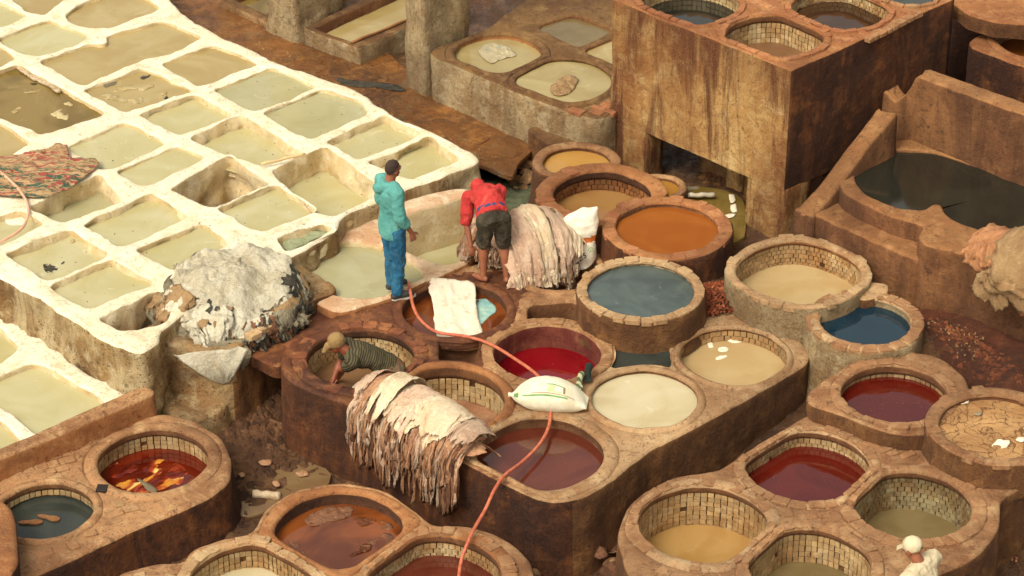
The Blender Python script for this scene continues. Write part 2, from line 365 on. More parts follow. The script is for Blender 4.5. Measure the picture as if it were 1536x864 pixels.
M['mud'] = masonry('mud', S(133, 97, 69), S(99, 69, 49), S(157, 120, 88), S(47, 32, 23), speck=.7, bump=1.0, rough=.70, wet=.58, big=1.3)
M['wetpath'] = masonry('wet_ochre_path', S(168, 110, 54), S(110, 72, 42), S(190, 136, 76), S(64, 46, 32), speck=.7, bump=.8, rough=.55, wet=.45, pale=S(150, 138, 104), pale_amt=.6)
M['shavings_soil'] = masonry('red_soil', S(124, 68, 42), S(96, 54, 34), S(146, 88, 56), S(52, 32, 22), speck=.7, bump=1.0)
M['tile'] = masonry('glazed_tile', S(204, 178, 132), S(170, 132, 86), S(214, 194, 152), S(140, 96, 56), speck=.2, bump=.15, rough=.5, rnd=.1)
M['tile_brown'] = masonry('stained_tile', S(160, 104, 62), S(128, 78, 48), S(180, 128, 80), S(80, 46, 28), speck=.3, bump=.2, rough=.55)
M['tile_green'] = masonry('green_tile', S(168, 158, 122), S(150, 120, 80), S(184, 176, 140), S(98, 72, 46), speck=.3, bump=.2, rough=.5)
M['grout'] = masonry('grout', S(140, 104, 66), S(112, 78, 48), S(156, 118, 76), S(50, 32, 20), bump=.5)
LQ = {
 'lime': liquid('milky_lime_water', S(190, 178, 124), S(198, 188, 140), .12, S(226, 218, 186), .5, seed=1),
 'ochre': liquid('ochre_lime_water', S(172, 148, 92), S(184, 162, 108), .12, S(216, 200, 156), .4, seed=2),
 'green': liquid('grey_green_lime_water', S(174, 166, 120), S(184, 176, 132), .12, S(208, 204, 176), .5, seed=3),
 'olive': liquid('olive_water', S(120, 96, 40), S(150, 124, 66), .08, S(196, 176, 120), .4, seed=4),
 'red': liquid('crimson_dye', S(122, 8, 18), S(142, 14, 24), .05, None, seed=5, flecks=.3),
 'wine': liquid('dark_wine_dye', S(88, 18, 10), S(102, 28, 16), .05, None, seed=6, flecks=.35),
 'maroon': liquid('maroon_brown_dye', S(98, 44, 30), S(112, 54, 36), .05, None, seed=7, flecks=.15),
 'orange': liquid('orange_tan_dye', S(160, 88, 34), S(170, 98, 40), .15, S(150, 74, 26), .25, seed=8),
 'rust': liquid('rust_dye', S(96, 44, 18), S(150, 80, 34), .05, S(110, 66, 38), .35, seed=9),
 'tan': liquid('tan_water', S(160, 114, 62), S(172, 128, 74), .1, None, seed=10),
 'khaki': liquid('khaki_water', S(172, 150, 96), S(188, 168, 114), .12, S(206, 192, 146), .6, seed=31),
 'murk': liquid('murky_water', S(124, 104, 66), S(138, 118, 78), .1, S(166, 150, 112), .3, seed=23),
 'honey': liquid('yellow_brown_water', S(180, 136, 74), S(192, 150, 88), .1, S(204, 172, 116), .3, seed=24),
 'sand': liquid('sandy_water', S(190, 158, 106), S(198, 170, 120), .12, S(212, 190, 146), .4, seed=11),
 'cream': liquid('cream_water', S(198, 178, 132), S(212, 196, 154), .15, S(232, 222, 192), .5, seed=12),
 'ochre2': liquid('yellow_ochre_water', S(186, 132, 56), S(196, 146, 70), .1, S(214, 178, 120), .3, seed=13),
 'bluegrey': liquid('blue_grey_dye', S(74, 86, 82), S(90, 102, 94), .2, S(128, 144, 138), .35, swirl=5, seed=14),
 'navy': liquid('dark_blue_dye', S(10, 38, 52), S(16, 50, 64), .04, None, seed=15),
 'black': liquid('black_green_water', S(40, 40, 32), S(48, 48, 38), .08, None, seed=16),
 'umber': liquid('umber_water', S(66, 44, 28), S(78, 54, 34), .06, None, seed=17),
 'brown': liquid('brown_water', S(128, 90, 58), S(142, 104, 70), .12, S(160, 124, 90), .3, seed=18),
 'flame': liquid('red_brown_dye', S(84, 18, 8), S(120, 34, 10), .05, None, seed=19),
 'slate': liquid('slate_water', S(52, 56, 50), S(66, 70, 62), .08, S(110, 112, 100), .3, seed=20),
 'dryclay': masonry('drying_clay', S(236, 186, 128), S(250, 204, 146), S(220, 166, 108), S(110, 70, 42), speck=.3, bump=.8, cracks=.8),
 'pinkmud': masonry('pink_residue', S(182, 134, 104), S(168, 116, 86), S(196, 154, 122), S(120, 76, 54), bump=.6, rough=.5),
 'puddle': liquid('muddy_puddle', S(146, 118, 80), S(130, 100, 66), .06, S(150, 130, 96), .3, seed=21),
 'stream': liquid('run_off_stream', S(44, 54, 48), S(92, 100, 78), .12, S(196, 188, 138), 1.0, swirl=9, bump=.9, seed=22),
}
# ---------------------------------------------------------------- ground
GP = [(350,700,.10),(450,750,.05),(700,800,0),(900,840,.02),(1000,720,.15),(1150,610,.42),(1200,580,.48),(1075,450,1.0),(1420,500,1.1),(1536,560,1.12),
      (1500,820,.1),(1450,880,.08),(380,600,.18),(400,560,.3),(260,590,.3),(300,800,.05),(750,290,.62),(775,320,.62),(700,200,.9),(560,130,.9),(400,40,.9),
      (300,0,.9),(800,240,.78),(1050,290,.78),(1100,320,.8),(950,250,.8),(30,450,.5),(150,560,.38),(210,600,.22),(1300,300,1.0),(1250,200,.95),(1480,100,1.0),
      (235,548,.52),(195,562,.42),(285,575,.42),(330,590,.3),(240,650,.12),(450,640,.1),(560,700,.02),(830,870,0),(100,864,.05),(740,255,.62),(720,300,.62),(0,0,.8),(0,300,.7),(1536,700,.9),(1400,700,.3)]
GW = np.array([(*P(a, b, z), z) for a, b, z in GP])
def ground_z(x, y):
    x = np.asarray(x, float); d = (x[..., None]-GW[:, 0])**2 + (np.asarray(y, float)[..., None]-GW[:, 1])**2 + .02
    wt = d**-1.7; return (wt*GW[:, 2]).sum(-1)/wt.sum(-1)
def axis(lo, hi, st, far):
    a = list(np.arange(lo, hi, st)); s = st; q = lo; L = []
    while q > -far: s *= 1.35; q -= s; L.append(q)
    s = st; q = a[-1]; R = []
    while q < far: s *= 1.35; q += s; R.append(q)
    return np.array(L[::-1]+a+R)
ax = axis(-7.6, 7.6, .045, 500); ay = axis(-6.2, 9.6, .06, 500)
gx, gy = np.meshgrid(ax, ay); gz = ground_z(gx, gy); gp = np.stack([gx, gy, gz*0], -1)
near = np.clip(1.5-np.maximum(np.abs(gx)/8, np.abs(gy-1.5)/9), 0, 1)
lump = fbm(gp, 1.6, 5, .55); fine = fbm(gp+5, 7, 3)
gz = gz + near*(.045*lump + .022*np.abs(fine) + .02*np.maximum(0, fbm(gp+9, 3.2, 3))**2)
# the ochre walkway at the top is flat and paved
pathp = np.array(PP([(200,-40),(290,40),(420,115),(560,180),(700,242),(768,268),(776,250),(800,228),(720,150),(600,100),(560,60),(420,-60)], .92))
pin = inside(np.c_[gx.ravel(), gy.ravel()], pathp).reshape(gx.shape)
strm = np.array(PP([(700,235),(760,240),(815,262),(830,330),(760,345),(700,300)], .6))
sin_ = inside(np.c_[gx.ravel(), gy.ravel()], strm).reshape(gx.shape)
gz = np.where(pin, .915 + .004*lump + .004*fine, gz); gz = np.where(sin_, .60+.05*lump, gz)
nx, ny = len(ax), len(ay); idx = np.arange(nx*ny).reshape(ny, nx)
fq = np.stack([idx[:-1, :-1], idx[:-1, 1:], idx[1:, 1:], idx[1:, :-1]], -1).reshape(-1, 4)
me = bpy.data.meshes.new('ground'); me.from_pydata(np.c_[gx.ravel(), gy.ravel(), gz.ravel()].tolist(), [], fq.tolist())
cc = np.c_[(gx[:-1, :-1]+gx[1:, 1:]).ravel()/2, (gy[:-1, :-1]+gy[1:, 1:]).ravel()/2]
mi = np.zeros(len(cc), int)
soil = np.array(PP([(1360,430),(1700,520),(1700,640),(1450,580),(1400,520)], 1.1)); mi[inside(cc, soil)] = 1
me.materials.append(M['mud']); me.materials.append(M['shavings_soil']); me.polygons.foreach_set('use_smooth', [True]*len(fq)); me.polygons.foreach_set('material_index', mi)
go = bpy.data.objects.new('ground', me); COL.objects.link(go); tag(go, 'brown churned mud between the vats', kind='structure')
def flat(name, pts, z, mat, kind=None, label=None, cat=None, group=None, parent=None, round_it=2, res=.15, amp=0.0, orad=.25, wob=.02):
    o = slab(name, pts, [], z, z-.06, [mat], parent, res=res, r=.01, amp=amp, round_it=round_it, wob=wob, orad=orad)
    return tag(o, label, cat, group, kind)
flat('walkway', pathp, .95, M['wetpath'], 'structure', 'wet ochre paved walkway behind the white pits', res=.1, amp=.006, round_it=1, orad=.05)
flat('gully_stream', PP([(670,215),(700,225),(760,238),(815,262),(835,330),(800,345),(740,335),(700,300)], .64), .64, LQ['stream'], 'structure', 'dark green run-off in the gully')
flat('puddle', PP([(330,672),(380,668),(450,680),(500,705),(490,735),(430,745),(380,775),(335,765),(318,720)], .12), .098, LQ['puddle'], 'structure', 'muddy puddle in front of the brown block')
flat('puddle', PP([(600,735),(660,758),(760,815),(700,830),(620,790)], .05), .05, LQ['puddle'], 'structure', 'muddy water at the foot of the hanging hides')
flat('puddle', PP([(280,600),(340,595),(390,610),(380,632),(300,632)], .16), .165, LQ['puddle'], 'structure', 'small puddle near the rendered plinth')
flat('puddle', PP([(395,630),(440,622),(480,640),(470,665),(420,668),(392,650)], .12), .118, LQ['puddle'], 'structure', 'small puddle beside the brown wall', wob=.04)
flat('puddle', PP([(375,590),(405,586),(418,600),(400,612),(372,606)], .2), .21, LQ['puddle'], 'structure', 'small puddle under the dark ledge', wob=.04)
flat('olive_water', PP([(1020,282),(1080,285),(1120,300),(1120,360),(1085,372),(1060,340),(1020,300)], .84), .88, LQ['olive'], 'structure', 'olive water standing under the concrete tank')
# ---------------------------------------------------------------- stones and tiles
def stone_mesh(k):
    rr = np.random.default_rng(100+k); bm = bmesh.new(); bmesh.ops.create_cube(bm, size=1)
    bmesh.ops.bevel(bm, geom=[e for e in bm.edges], offset=.09, segments=1, affect='EDGES', profile=.6)
    for v in bm.verts:
        if v.co.z < 0: v.co.z = min(v.co.z, -.5); continue
        v.co += Vector(rr.uniform(-.045, .045, 3).tolist()); v.co.z += .10*math.sin(3*v.co.x+k)*math.cos(2*v.co.y+k*2)
    bm.faces.ensure_lookup_table()
    bmesh.ops.delete(bm, geom=[f for f in bm.faces if f.normal.z < -.9], context='FACES')
    me = bpy.data.meshes.new('stone'); bm.to_mesh(me); bm.free(); return me
STONES = {}
def stone(parent, x, y, z, sx, sy, sz, rz, mat, name='rim_stone'):
    k = random.randrange(7)
    if (k, mat.name) not in STONES:
        m = stone_mesh(k); m.materials.append(mat); STONES[(k, mat.name)] = m
    o = bpy.data.objects.new(name, STONES[(k, mat.name)]); COL.objects.link(o); o.parent = parent
    px, py, pz = (parent.location if parent is not None and not parent.parent else (0, 0, 0))
    o.location = (x-px, y-py, z-pz); o.scale = (sx, sy, sz)
    o.rotation_euler = (random.uniform(-.03, .03), random.uniform(-.03, .03), rz+(PI if random.random() < .5 else 0)); return o
def loop_r(th, n, rot):
    c, s = abs(math.cos(th-rot)), abs(math.sin(th-rot)); return 1/((c**n+s**n)**(1/n))
ALLV = []
def odist(x, y, o):
    ox, oy, oR, on, orot = o; th = np.arctan2(y-oy, x-ox); c, q = np.abs(np.cos(th-orot)), np.abs(np.sin(th-orot))
    return np.hypot(x-ox, y-oy) - oR/((c**on+q**on)**(1/on))
def ldist(x, y, A):
    B = np.roll(A, -1, 0); pt = np.c_[x, y][:, None]; ab = (B-A)[None]; tt = np.clip(((pt-A[None])*ab).sum(-1)/(ab**2).sum(-1), 0, 1)
    d = np.sqrt((((A[None]+ab*tt[..., None])-pt)**2).sum(-1)).min(1); return np.where(inside(np.c_[x, y], A), d, -d)
def shrink(x0, y0, R, n, rot, T, others=(), outline=None):
    """opening radius in each direction, pulled in where a neighbour's opening or the block's edge comes too close"""
    rk = np.array([R*loop_r(q, n, rot) for q in T]); res = rk.copy(); done = np.zeros(len(T), bool)
    for i in np.linspace(0, .3*R, 24):
        x = x0+np.cos(T)*(rk-i); y = y0+np.sin(T)*(rk-i); ok = np.ones(len(T), bool)
        for o in others: ok &= odist(x, y, o) >= .15-i
        if outline is not None: ok &= ldist(x, y, outline) >= .12
        res = np.where(done, res, rk-i); done |= ok
    for _ in range(3): res = np.minimum(res, (np.roll(res, 1)+res+np.roll(res, -1))/3)
    for _ in range(4): res = (np.roll(res, 1)+res+np.roll(res, -1))/3
    return res, rk-res
def wlimit(x0, y0, rk, ins, W, T, others=(), outline=None):
    """rim width in each direction: neighbours share the ground between them, and the rim stays on its block"""
    out = np.full(len(T), W); steps = np.linspace(0, W, 14)
    ok = np.ones(len(T), bool)
    for s in steps[1:]:
        x = x0+np.cos(T)*(rk+s); y = y0+np.sin(T)*(rk+s)
        for o in others: ok &= odist(x, y, o)+ins > s+.008
        if outline is not None: ok &= ldist(x, y, outline) > .05
        out = np.where(ok, out, np.minimum(out, max(.012, s-W/13)))
    for _ in range(2): out = np.minimum(out, (np.roll(out, 1)+out+np.roll(out, -1))/3)
    return out
def vat(label, cx, cy, a, z, w=16, liq='tan', depth=.2, rows=0, mats=('deck', 'wall', 'inner'), base=None, n=2.0, stones='stone', neck=.10,
        group='round stone vats', tile='tile', wide=1.0, lift=.016, cat='vat', flare=.05, gap=0.0, smin=0, th0=None, trow=.058, rot=PI/4, miss=.12, others=(), outline=None):
    x0, y0 = P(cx, cy, z); sc = scale_at(cx, cy, z); R = a/sc; W = w/sc; sd = cx*.013
    top = empty('stone_vat', (x0, y0, z), label, cat, group)
    ALLV.append((x0, y0, R, W, n, rot, z))
    SG = 120; t = np.linspace(0, 2*PI, SG, endpoint=False)
    oth = [(*P(o[0], o[1], o[3]), o[2]/scale_at(o[0], o[1], o[3]), o[4], PI/4) for o in others]
    rk_, ins_ = shrink(x0, y0, R, n, rot, t, oth, outline); kk0 = np.array([loop_r(q, n, rot) for q in t])
    lr = lambda q: float(np.interp(q % (2*PI), t, rk_, period=2*PI))/R
    kk = kk0*(1+.012*fbm(np.c_[np.cos(t), np.sin(t), np.full(SG, sd)], 1.6, 3))
    zt = z+lift; Wt = wlimit(x0, y0, rk_, ins_, W, t, oth, outline); wf = Wt/W; kk = rk_/R*(kk/kk0)
    Wa = lambda q: float(Wt[int(round(q/(2*PI)*SG)) % SG])
    # cross-section, from the outer foot over the rim, down the neck to the tiles and the floor: (radius offset, z, material)
    prof = []
    ob = base if base is not None else z-.09
    hs = zt-.03-ob; ks = max(2, int(hs/.07))
    for k in range(ks+1):
        f = 1-k/ks; prof.append((W + (flare*f*f if base is not None else .01), ob+(zt-.03-ob)*(k/ks), 1 if base is not None else 0))
    prof += [(W-.008, zt-.012, 0), (W-.03, zt, 0), (W*.5, zt+.004, 0), (.03, zt, 0), (.008, zt-.012, 0), (0, zt-.035, 0)]
    zn = zt-neck
    for k in range(1, 4): prof.append((.004*k, zt-.035-(neck-.035)*k/3, 2))
    zl = z-depth
    prof += [(.035 if rows else .012, zn-.004, 2), (.036 if rows else .012, min(zn-.03, zl-.0), 3 if rows else 2), (.03 if rows else .01, zl-.12, 3 if rows else 2)]
    V = []; F = []; MI = []
    for j, (ro, zz_, mm) in enumerate(prof):
        q = np.c_[np.cos(t)*R*1.0+x0, np.sin(t)*R+y0, np.full(SG, zz_)]
        am = .010 if mm in (0, 2) else .018
        if mm == 3 : am = 0
        if base is None and j < ks: am = 0
        dn = am*fbm(q, 3.0, 4); dz = (.009*fbm(q+3, 4.5, 3) if mm == 0 else 0)
        rad = R*kk + (ro*wf if ro > .04 or mm == 1 else np.minimum(ro, Wt*.6)) + dn*np.clip(wf*1.5, 0, 1)
        V.append(np.c_[x0+np.cos(t)*rad, y0+np.sin(t)*rad, np.full(SG, zz_)+dz])
    for j in range(len(prof)-1):
        for i in range(SG):
            i2 = (i+1) % SG; F.append((j*SG+i, j*SG+i2, (j+1)*SG+i2, (j+1)*SG+i)); MI.append(max(prof[j][2], prof[j+1][2]) if j > ks else prof[j][2])
    mt = [M[mats[0]], M[mats[1]], M[mats[2]], M['grout']]
    mk('rim', np.vstack(V), F, mt, top, True, MI)
    # rim stones
    if stones:
        per = float(np.sum(np.hypot(*np.diff(np.c_[np.cos(t)*kk*(R+W/2), np.sin(t)*kk*(R+W/2)], axis=0).T))); th = random.uniform(0, .2); end = th+2*PI
        smat = M[stones]
        while th < end-.05:
            r1 = R*lr(th); L = random.uniform(.10, .185); dth = L/(r1+W/2)
            if th+dth > end-.06: dth = end-th
            tm = th+dth/2; rm = R*lr(tm)
            if random.random() > miss:
                wl = Wa(tm)
                if wl < .05: th += dth; continue
                ws = wl*random.uniform(.88, 1.02)*wide; rc = rm+.008+ws/2
                e = .03; xa = (R*lr(tm+e)+W/2); xb = (R*lr(tm-e)+W/2)
                dv = (xa*math.cos(tm+e)-xb*math.cos(tm-e), xa*math.sin(tm+e)-xb*math.sin(tm-e)); ang = math.atan2(dv[1], dv[0])
                stone(top, x0+math.cos(tm)*rc, y0+math.sin(tm)*rc, zt+random.uniform(-.026, -.013), dth*(rm+wl*.55)*.955, ws, .055, ang, smat)
            th += dth
    # glazed tiles, bonded in rows under the neck
    if rows:
        mb = MB(); zr = zn-.012; tw_ = .052+.014*abs(math.sin(cx*.37+cy)); trow = trow*(.9+.25*abs(math.sin(cx*.11))); bond = 0 if math.sin(cx*1.3) > .45 else .5; nt_ = int(2*PI*R/tw_)
        for r_ in range(rows):
            zc = zr - trow*(r_+.5); ph = (r_ % 2)*bond
            for i in range(nt_):
                q = 2*PI*(i+ph+random.uniform(-.06, .06))/nt_; rad = R*lr(q)*1.0 + .028+random.uniform(-.004, .004)
                e = .02; ra, rb = R*lr(q+e), R*lr(q-e)
                ang = math.atan2(ra*math.sin(q+e)-rb*math.sin(q-e), ra*math.cos(q+e)-rb*math.cos(q-e))
                wd = 2*PI*R*lr(q)/nt_
                mb.box((x0+math.cos(q)*rad, y0+math.sin(q)*rad, zc), wd*random.uniform(.84, .93), .022, trow*random.uniform(.84, .92), ang, 0, random.gauss(-.30*max(0, 1-r_/2.2)*(.5+.5*math.sin(q*2+sd)) - .05, .10)) if random.random() > .006 else None
        tl = mb.build('tile_lining', M[tile], top, usetint=True); tl['kind'] = 'stuff'
    # liquid
    NR = 6; V = [(x0, y0, zl)]; F = []
    for j in range(1, NR+1):
        for i in range(SG):
            rad = (R*kk[i]+.045)*j/NR; V.append((x0+math.cos(t[i])*rad, y0+math.sin(t[i])*rad, zl))
    for i in range(SG): F.append((0, 1+i, 1+(i+1) % SG))
    for j in range(NR-1):
        for i in range(SG):
            i2 = (i+1) % SG; b = 1+j*SG; F.append((b+i, b+SG+i, b+SG+i2, b+i2))
    mk('dye', V, F, LQ[liq], top, True)
    return top
def hole_for(cx, cy, a, z, w, n=2.0, rot=PI/4, others=(), outline=None):
    x0, y0 = P(cx, cy, z); sc = scale_at(cx, cy, z); R = a/sc; W = w/sc
    t = np.linspace(0, 2*PI, 96, endpoint=False)
    oth = [(*P(o[0], o[1], o[3]), o[2]/scale_at(o[0], o[1], o[3]), o[4], PI/4) for o in others]
    rk, ins = shrink(x0, y0, R, n, rot, t, oth, outline); wl = wlimit(x0, y0, rk, ins, W, t, oth, outline)
    return np.array([(x0+math.cos(q)*(u-.004), y0+math.sin(q)*(u-.004)) for q, u in zip(t, rk+wl)])
def relate(vats, z):
    for v in vats: v['others'] = [(o['cx'], o['cy'], o['a'], z, o.get('n', 2.0)) for o in vats if o is not v]
def block(name, label, cat, outline, z, base, vats, mats, extra=(), hb=None, group=None, **kw):
    relate(vats, z); ol = ccw(resample(roundc(PP(outline, z), .25), .05))
    for v in vats: v['outline'] = ol
    holes = [hole_for(v['cx'], v['cy'], v['a'], z, v.get('w', 16), v.get('n', 2.0), v.get('rot', PI/4), v['others'], ol) for v in vats] + [PP(e, z) for e in extra]
    hbs = [z-.12]*len(vats) + list(hb or [])
    hr = kw.pop('hole_round', 1)
    o = slab(name, PP(outline, z), holes, z, base, mats, hb=hbs, hole_round=hr, **kw)
    tag(o, label, cat, group)
    for v in vats: v = dict(v); vat(v.pop('label'), z=z, **v)
    return o
def pool(name, pts, z, liq, label, cat='pool', group=None):
    q = ccw(resample(roundc(pts, .1), .1)); q = q+normals(q)*.065
    c = q.mean(0); n = len(q); V = [(c[0], c[1], z)]+[(a, b, z) for a, b in q]
    o = mk(name, V, [(0, 1+i, 1+(i+1) % n) for i in range(n)], LQ[liq], None, True); return tag(o, label, cat, group)
# ================================================================ A: the white lime pits
ZA = 1.3
A_out = [(-160,330),(-160,-40),(0,-90),(230,-60),(257,0),(268,12),(292,32),(335,56),(390,80),(417,92),(467,110),(512,126),(544,138),(571,158),(600,176),(631,190),(684,213),(716,230),(719,240),
         (674,262),(617,280),(572,300),(540,312),(514,325),(506,344),(470,368),(430,386),(400,395),(330,430),(262,480),(243,495),(240,512),(212,532),(187,525),(143,504),(100,474),(50,444),(0,418)]
PG = 'milky pools in the white lime pits'
A_p = [  # opening, depth of the water below the rim, liquid, label
 ([(5,-14),(105,-10),(64,20),(42,15)], .05, 'ochre', 'ochre pool at the upper left, cut by the top edge of the photo'),
 ([(-22,-4),(12,8),(37,24),(0,38),(-22,44)], .05, 'lime', 'small grey-green pool in the top left corner of the white pits'),
 ([(100,22),(130,3),(190,-16),(222,0),(238,12),(165,40),(130,39),(106,31)], .05, 'ochre', 'large ochre pool with rounded corners, topmost beside the walkway'),
 ([(-2,59),(40,42),(76,30),(130,53),(118,62),(62,82),(35,78)], .05, 'lime', 'lens-shaped green pool, second from the left at the top'),
 ([(-22,60),(0,69),(20,88),(0,98),(-22,106)], .05, 'ochre', 'sliver of ochre pool at the left edge above the olive pool'),
 ([(63,92),(133,66),(163,68),(163,52),(246,32),(301,57),(238,82),(213,88),(124,127)], .05, 'ochre', 'double ochre pool joined where its white ridge has broken away'),
 ([(244,93),(320,67),(384,95),(300,127)], .05, 'ochre', 'ochre square pool beside the walkway, upper right of the pool with floating hides'),
 ([(-18,112),(24,99),(90,133),(154,171),(66,201),(-18,166)], .06, 'olive', 'dark olive pool at the left with a plank and sunken hides'),
 ([(127,135),(213,102),(285,136),(187,167)], .05, 'ochre', 'pool full of pale crumpled hides breaking the surface'),
 ([(211,172),(290,143),(346,172),(270,201)], .08, 'lime', 'green pool directly below the pool with floating hides'),
 ([(323,134),(407,101),(474,130),(383,166)], .05, 'green', 'wide grey-green pool by the walkway, above the round-cornered one'),
 ([(395,170),(481,134),(540,152),(550,170),(464,206)], .05, 'green', 'grey-green pool with a bulging right side next to the walkway'),
 ([(285,205),(363,172),(454,228),(395,248),(330,228)], .16, 'lime', 'green pool with a pole across its corner, centre of the grid'),
 ([(490,210),(578,172),(630,201),(537,238)], .12, 'lime', 'narrow green pool second from the right end of the white pits'),
 ([(553,243),(645,205),(686,236),(676,245),(617,267)], .14, 'lime', 'green pool at the right end of the white pits above the standing man'),
 ([(102,218),(187,184),(246,212),(165,252),(146,251)], .05, 'lime', 'cream-green pool just right of the patterned cloth'),
 ([(177,257),(267,217),(306,237),(215,278)], .05, 'lime', 'small green pool up-left of the empty stained pit'),
 ([(-22,180),(0,187),(42,216),(0,238),(-22,244)], .05, 'ochre', 'ochre pool at the left edge above the patterned cloth'),
 ([(45,310),(148,262),(182,300),(90,332)], .24, 'green', 'sunken pale pool below the patterned cloth'),
 ([(126,335),(228,290),(281,323),(181,370)], .10, 'lime', 'green pool left of the empty stained pit across one ridge'),
 ([(-22,335),(27,318),(62,337),(25,357),(-22,367)], .08, 'lime', 'pool at the left edge with white foam under the pale hose'),
 ([(10,380),(103,342),(161,383),(72,421)], .10, 'lime', 'pool with two dark scraps near the lower left wall'),
 ([(77,430),(168,389),(227,423),(134,460)], .08, 'lime', 'pool at the front corner of the white pits, nearest the mud'),
 ([(206,375),(303,334),(339,364),(263,404)], .08, 'lime', 'pool just behind the grey hide heap'),
 ([(329,313),(413,278),(471,313),(395,348)], .08, 'lime', 'green pool right of the empty stained pit with one dark speck'),
 ([(256,282),(343,234),(400,276),(317,310)], .95, None, ''),
 ([(409,254),(487,220),(574,282),(505,322),(470,313)], .34, 'lime', 'deep-sided green pool left of the standing man'),
 ([(148,478),(235,436),(262,445),(246,480),(185,495)], .4, None, ''),
 ([(416,358),(483,334),(500,346),(433,374)], .14, None, '')]
def grow(p, d=.03):
    p = ccw(np.array(p)); n = len(p); out = []
    for i in range(n):
        a, b_, c = p[i-1], p[i], p[(i+1) % n]; e1 = (b_-a)/np.linalg.norm(b_-a); e2 = (c-b_)/np.linalg.norm(c-b_); m = np.array([e1[1]+e2[1], -e1[0]-e2[0]]); m /= max(np.linalg.norm(m), .3); out.append(b_+m*d*1.15)
    return np.array(out)
slab('lime_pit_block', PP(A_out, ZA), [grow(PP(q[0], ZA)) for q in A_p], ZA, .25, [M['lime'], M['crust'], M['lime_in']], res=.045, r=.05, rh=.022, hrad=.09,
     hb=[ZA-q[1]-.10 for q in A_p], amp=.019, wob=.028, flare=.1, wamp=3.4, wfr=5.0)
tag(bpy.data.objects['lime_pit_block'], 'large whitewashed grid of lime pits filling the upper left', 'lime pits')
for q in A_p:
    if q[2]: pool('lime_pool', grow(PP(q[0], ZA)), ZA-q[1], q[2], q[3], group=PG)
flat('pit_floor', PP(A_p[25][0], ZA), ZA-.93, M['lime_dry'], 'structure', 'dry stained floor of the empty pit')
flat('pit_floor', PP(A_p[27][0], ZA), ZA-.38, M['lime_dry'], 'structure', 'dry floor of the broken front pit')
flat('pit_floor', PP(A_p[28][0], ZA), ZA-.15, M['lime_dry'], 'structure', 'floor of the narrow pit under the green cloth')
# ================================================================ B: lower left white pits
ZB = .75
B_h = [([(-60,500),(0,484),(32,523),(-10,548),(-60,565)], 'lime', 'pool at the left edge of the lower white pits, farthest one'),
       ([(-60,592),(0,563),(52,542),(105,568),(162,605),(120,630),(60,655),(0,608)], 'lime', 'large cream pool behind the reddish retaining wall'),
       ([(-60,610),(0,628),(36,664),(0,688),(-60,705)], 'lime', 'cream pool in the lower left corner against the reddish wall')]
tag(slab('lime_pit_block', PP([(-120,410),(0,463),(60,499),(130,558),(204,590),(-100,726)], ZB), [PP(q[0], ZB) for q in B_h], ZB, .05,
     [M['lime'], M['crust'], M['lime_in']], r=.06, hb=[ZB-.12]*3, amp=.014, wob=.022), 'lower white lime pits in the left corner behind a reddish wall', 'lime pits')
for q in B_h: pool('lime_pool', PP(q[0], ZB), ZB-.08, q[1], q[2], group='pools of the lower white pits')
tag(slab('retaining_wall', PP([(-80,706),(212,579),(227,581),(234,590),(-80,724)], .86), [], .86, .1, [M['deck'], M['orange']], r=.03, amp=.008, round_it=1),
    'low reddish clay wall between the cream pool and the flame-coloured vat', 'wall')
tag(slab('lime_shelf', PP([(140,560),(196,524),(262,522),(352,588),(330,610),(285,636),(240,612),(190,592)], .50), [PP([(216,550),(236,545),(276,566),(262,576),(232,564)], .5)], .50, .0, [M['rock'], M['rock'], M['mud']], hb=[.38], r=.05, amp=.05, wob=.05, wamp=1.5, flare=.15),
    'crumbling lime-crusted shelf at the foot of the white wall and plinth', 'masonry')
pool('shelf_puddle', PP([(216,550),(236,545),(276,566),(262,576),(232,564)], .5), .475, 'ochre', 'small olive puddle on the crumbling shelf', 'puddle')
# ================================================================ C: lower left vat block
block('vat_block', 'reddish clay block with a rounded right end, lower left', 'masonry', [(-90,745),(100,670),(235,618),(292,628),(332,652),(349,690),(346,722),(312,750),(210,790),(90,848),(0,884),(-90,915)],
      .6, -.05, [dict(label='round vat of red-brown dye with flame-yellow hides under the surface', cx=229, cy=690, a=82, w=20, liq='flame', depth=.27, rows=4, stones=None, neck=.11, lift=.012, n=2.1),
      dict(label='small vat of black water with two insoles floating in it', cx=68, cy=766, a=70, w=14, liq='slate', depth=.18, rows=1, stones=None, neck=.10, n=2.1, mats=('deck', 'wall', 'inner'))],
      [M['deck'], M['wall_dark'], M['inner']], res=.05, r=.05, flare=.13)
tag(slab('corner_wall', PP([(-80,772),(-2,744),(18,758),(26,790),(28,862),(-80,910)], .85), [], .85, 0, [M['orange'], M['wall_dark']], r=.06), 'rounded clay wall stub in the bottom left corner', 'wall')
# ================================================================ D: bottom vats
block('vat_block', 'pale clay block of joined rings at the bottom centre', 'masonry',
      [(378,800),(398,760),(440,733),(508,722),(575,732),(622,762),(650,788),(700,787),(755,802),(797,838),(806,880),(800,980),(140,980),(150,900),(178,858),(230,845),(275,842),(285,825),(330,808)],
      .8, -.1, [dict(label='vat of rust-brown liquid with hides floating in it, bottom centre', cx=508, cy=795, a=94, w=30, liq='rust', depth=.15, stones=None, neck=.12, n=2.15, mats=('orange', 'wall', 'inner_dark')),
      dict(label='vat of maroon-brown dye crossed by the orange hose at the bottom edge', cx=652, cy=862, a=97, w=24, liq='maroon', depth=.26, rows=3, stones='stone', neck=.12, n=2.2, mats=('orange', 'wall', 'inner')),
      dict(label='pale-rimmed vat of cream water cut by the bottom edge', cx=378, cy=872, a=92, w=20, liq='cream', depth=.30, rows=4, stones='stone_pale', neck=.1, n=2.1, mats=('deck_pale', 'wall', 'inner'))],
      [M['deck'], M['wall'], M['inner']], res=.05)
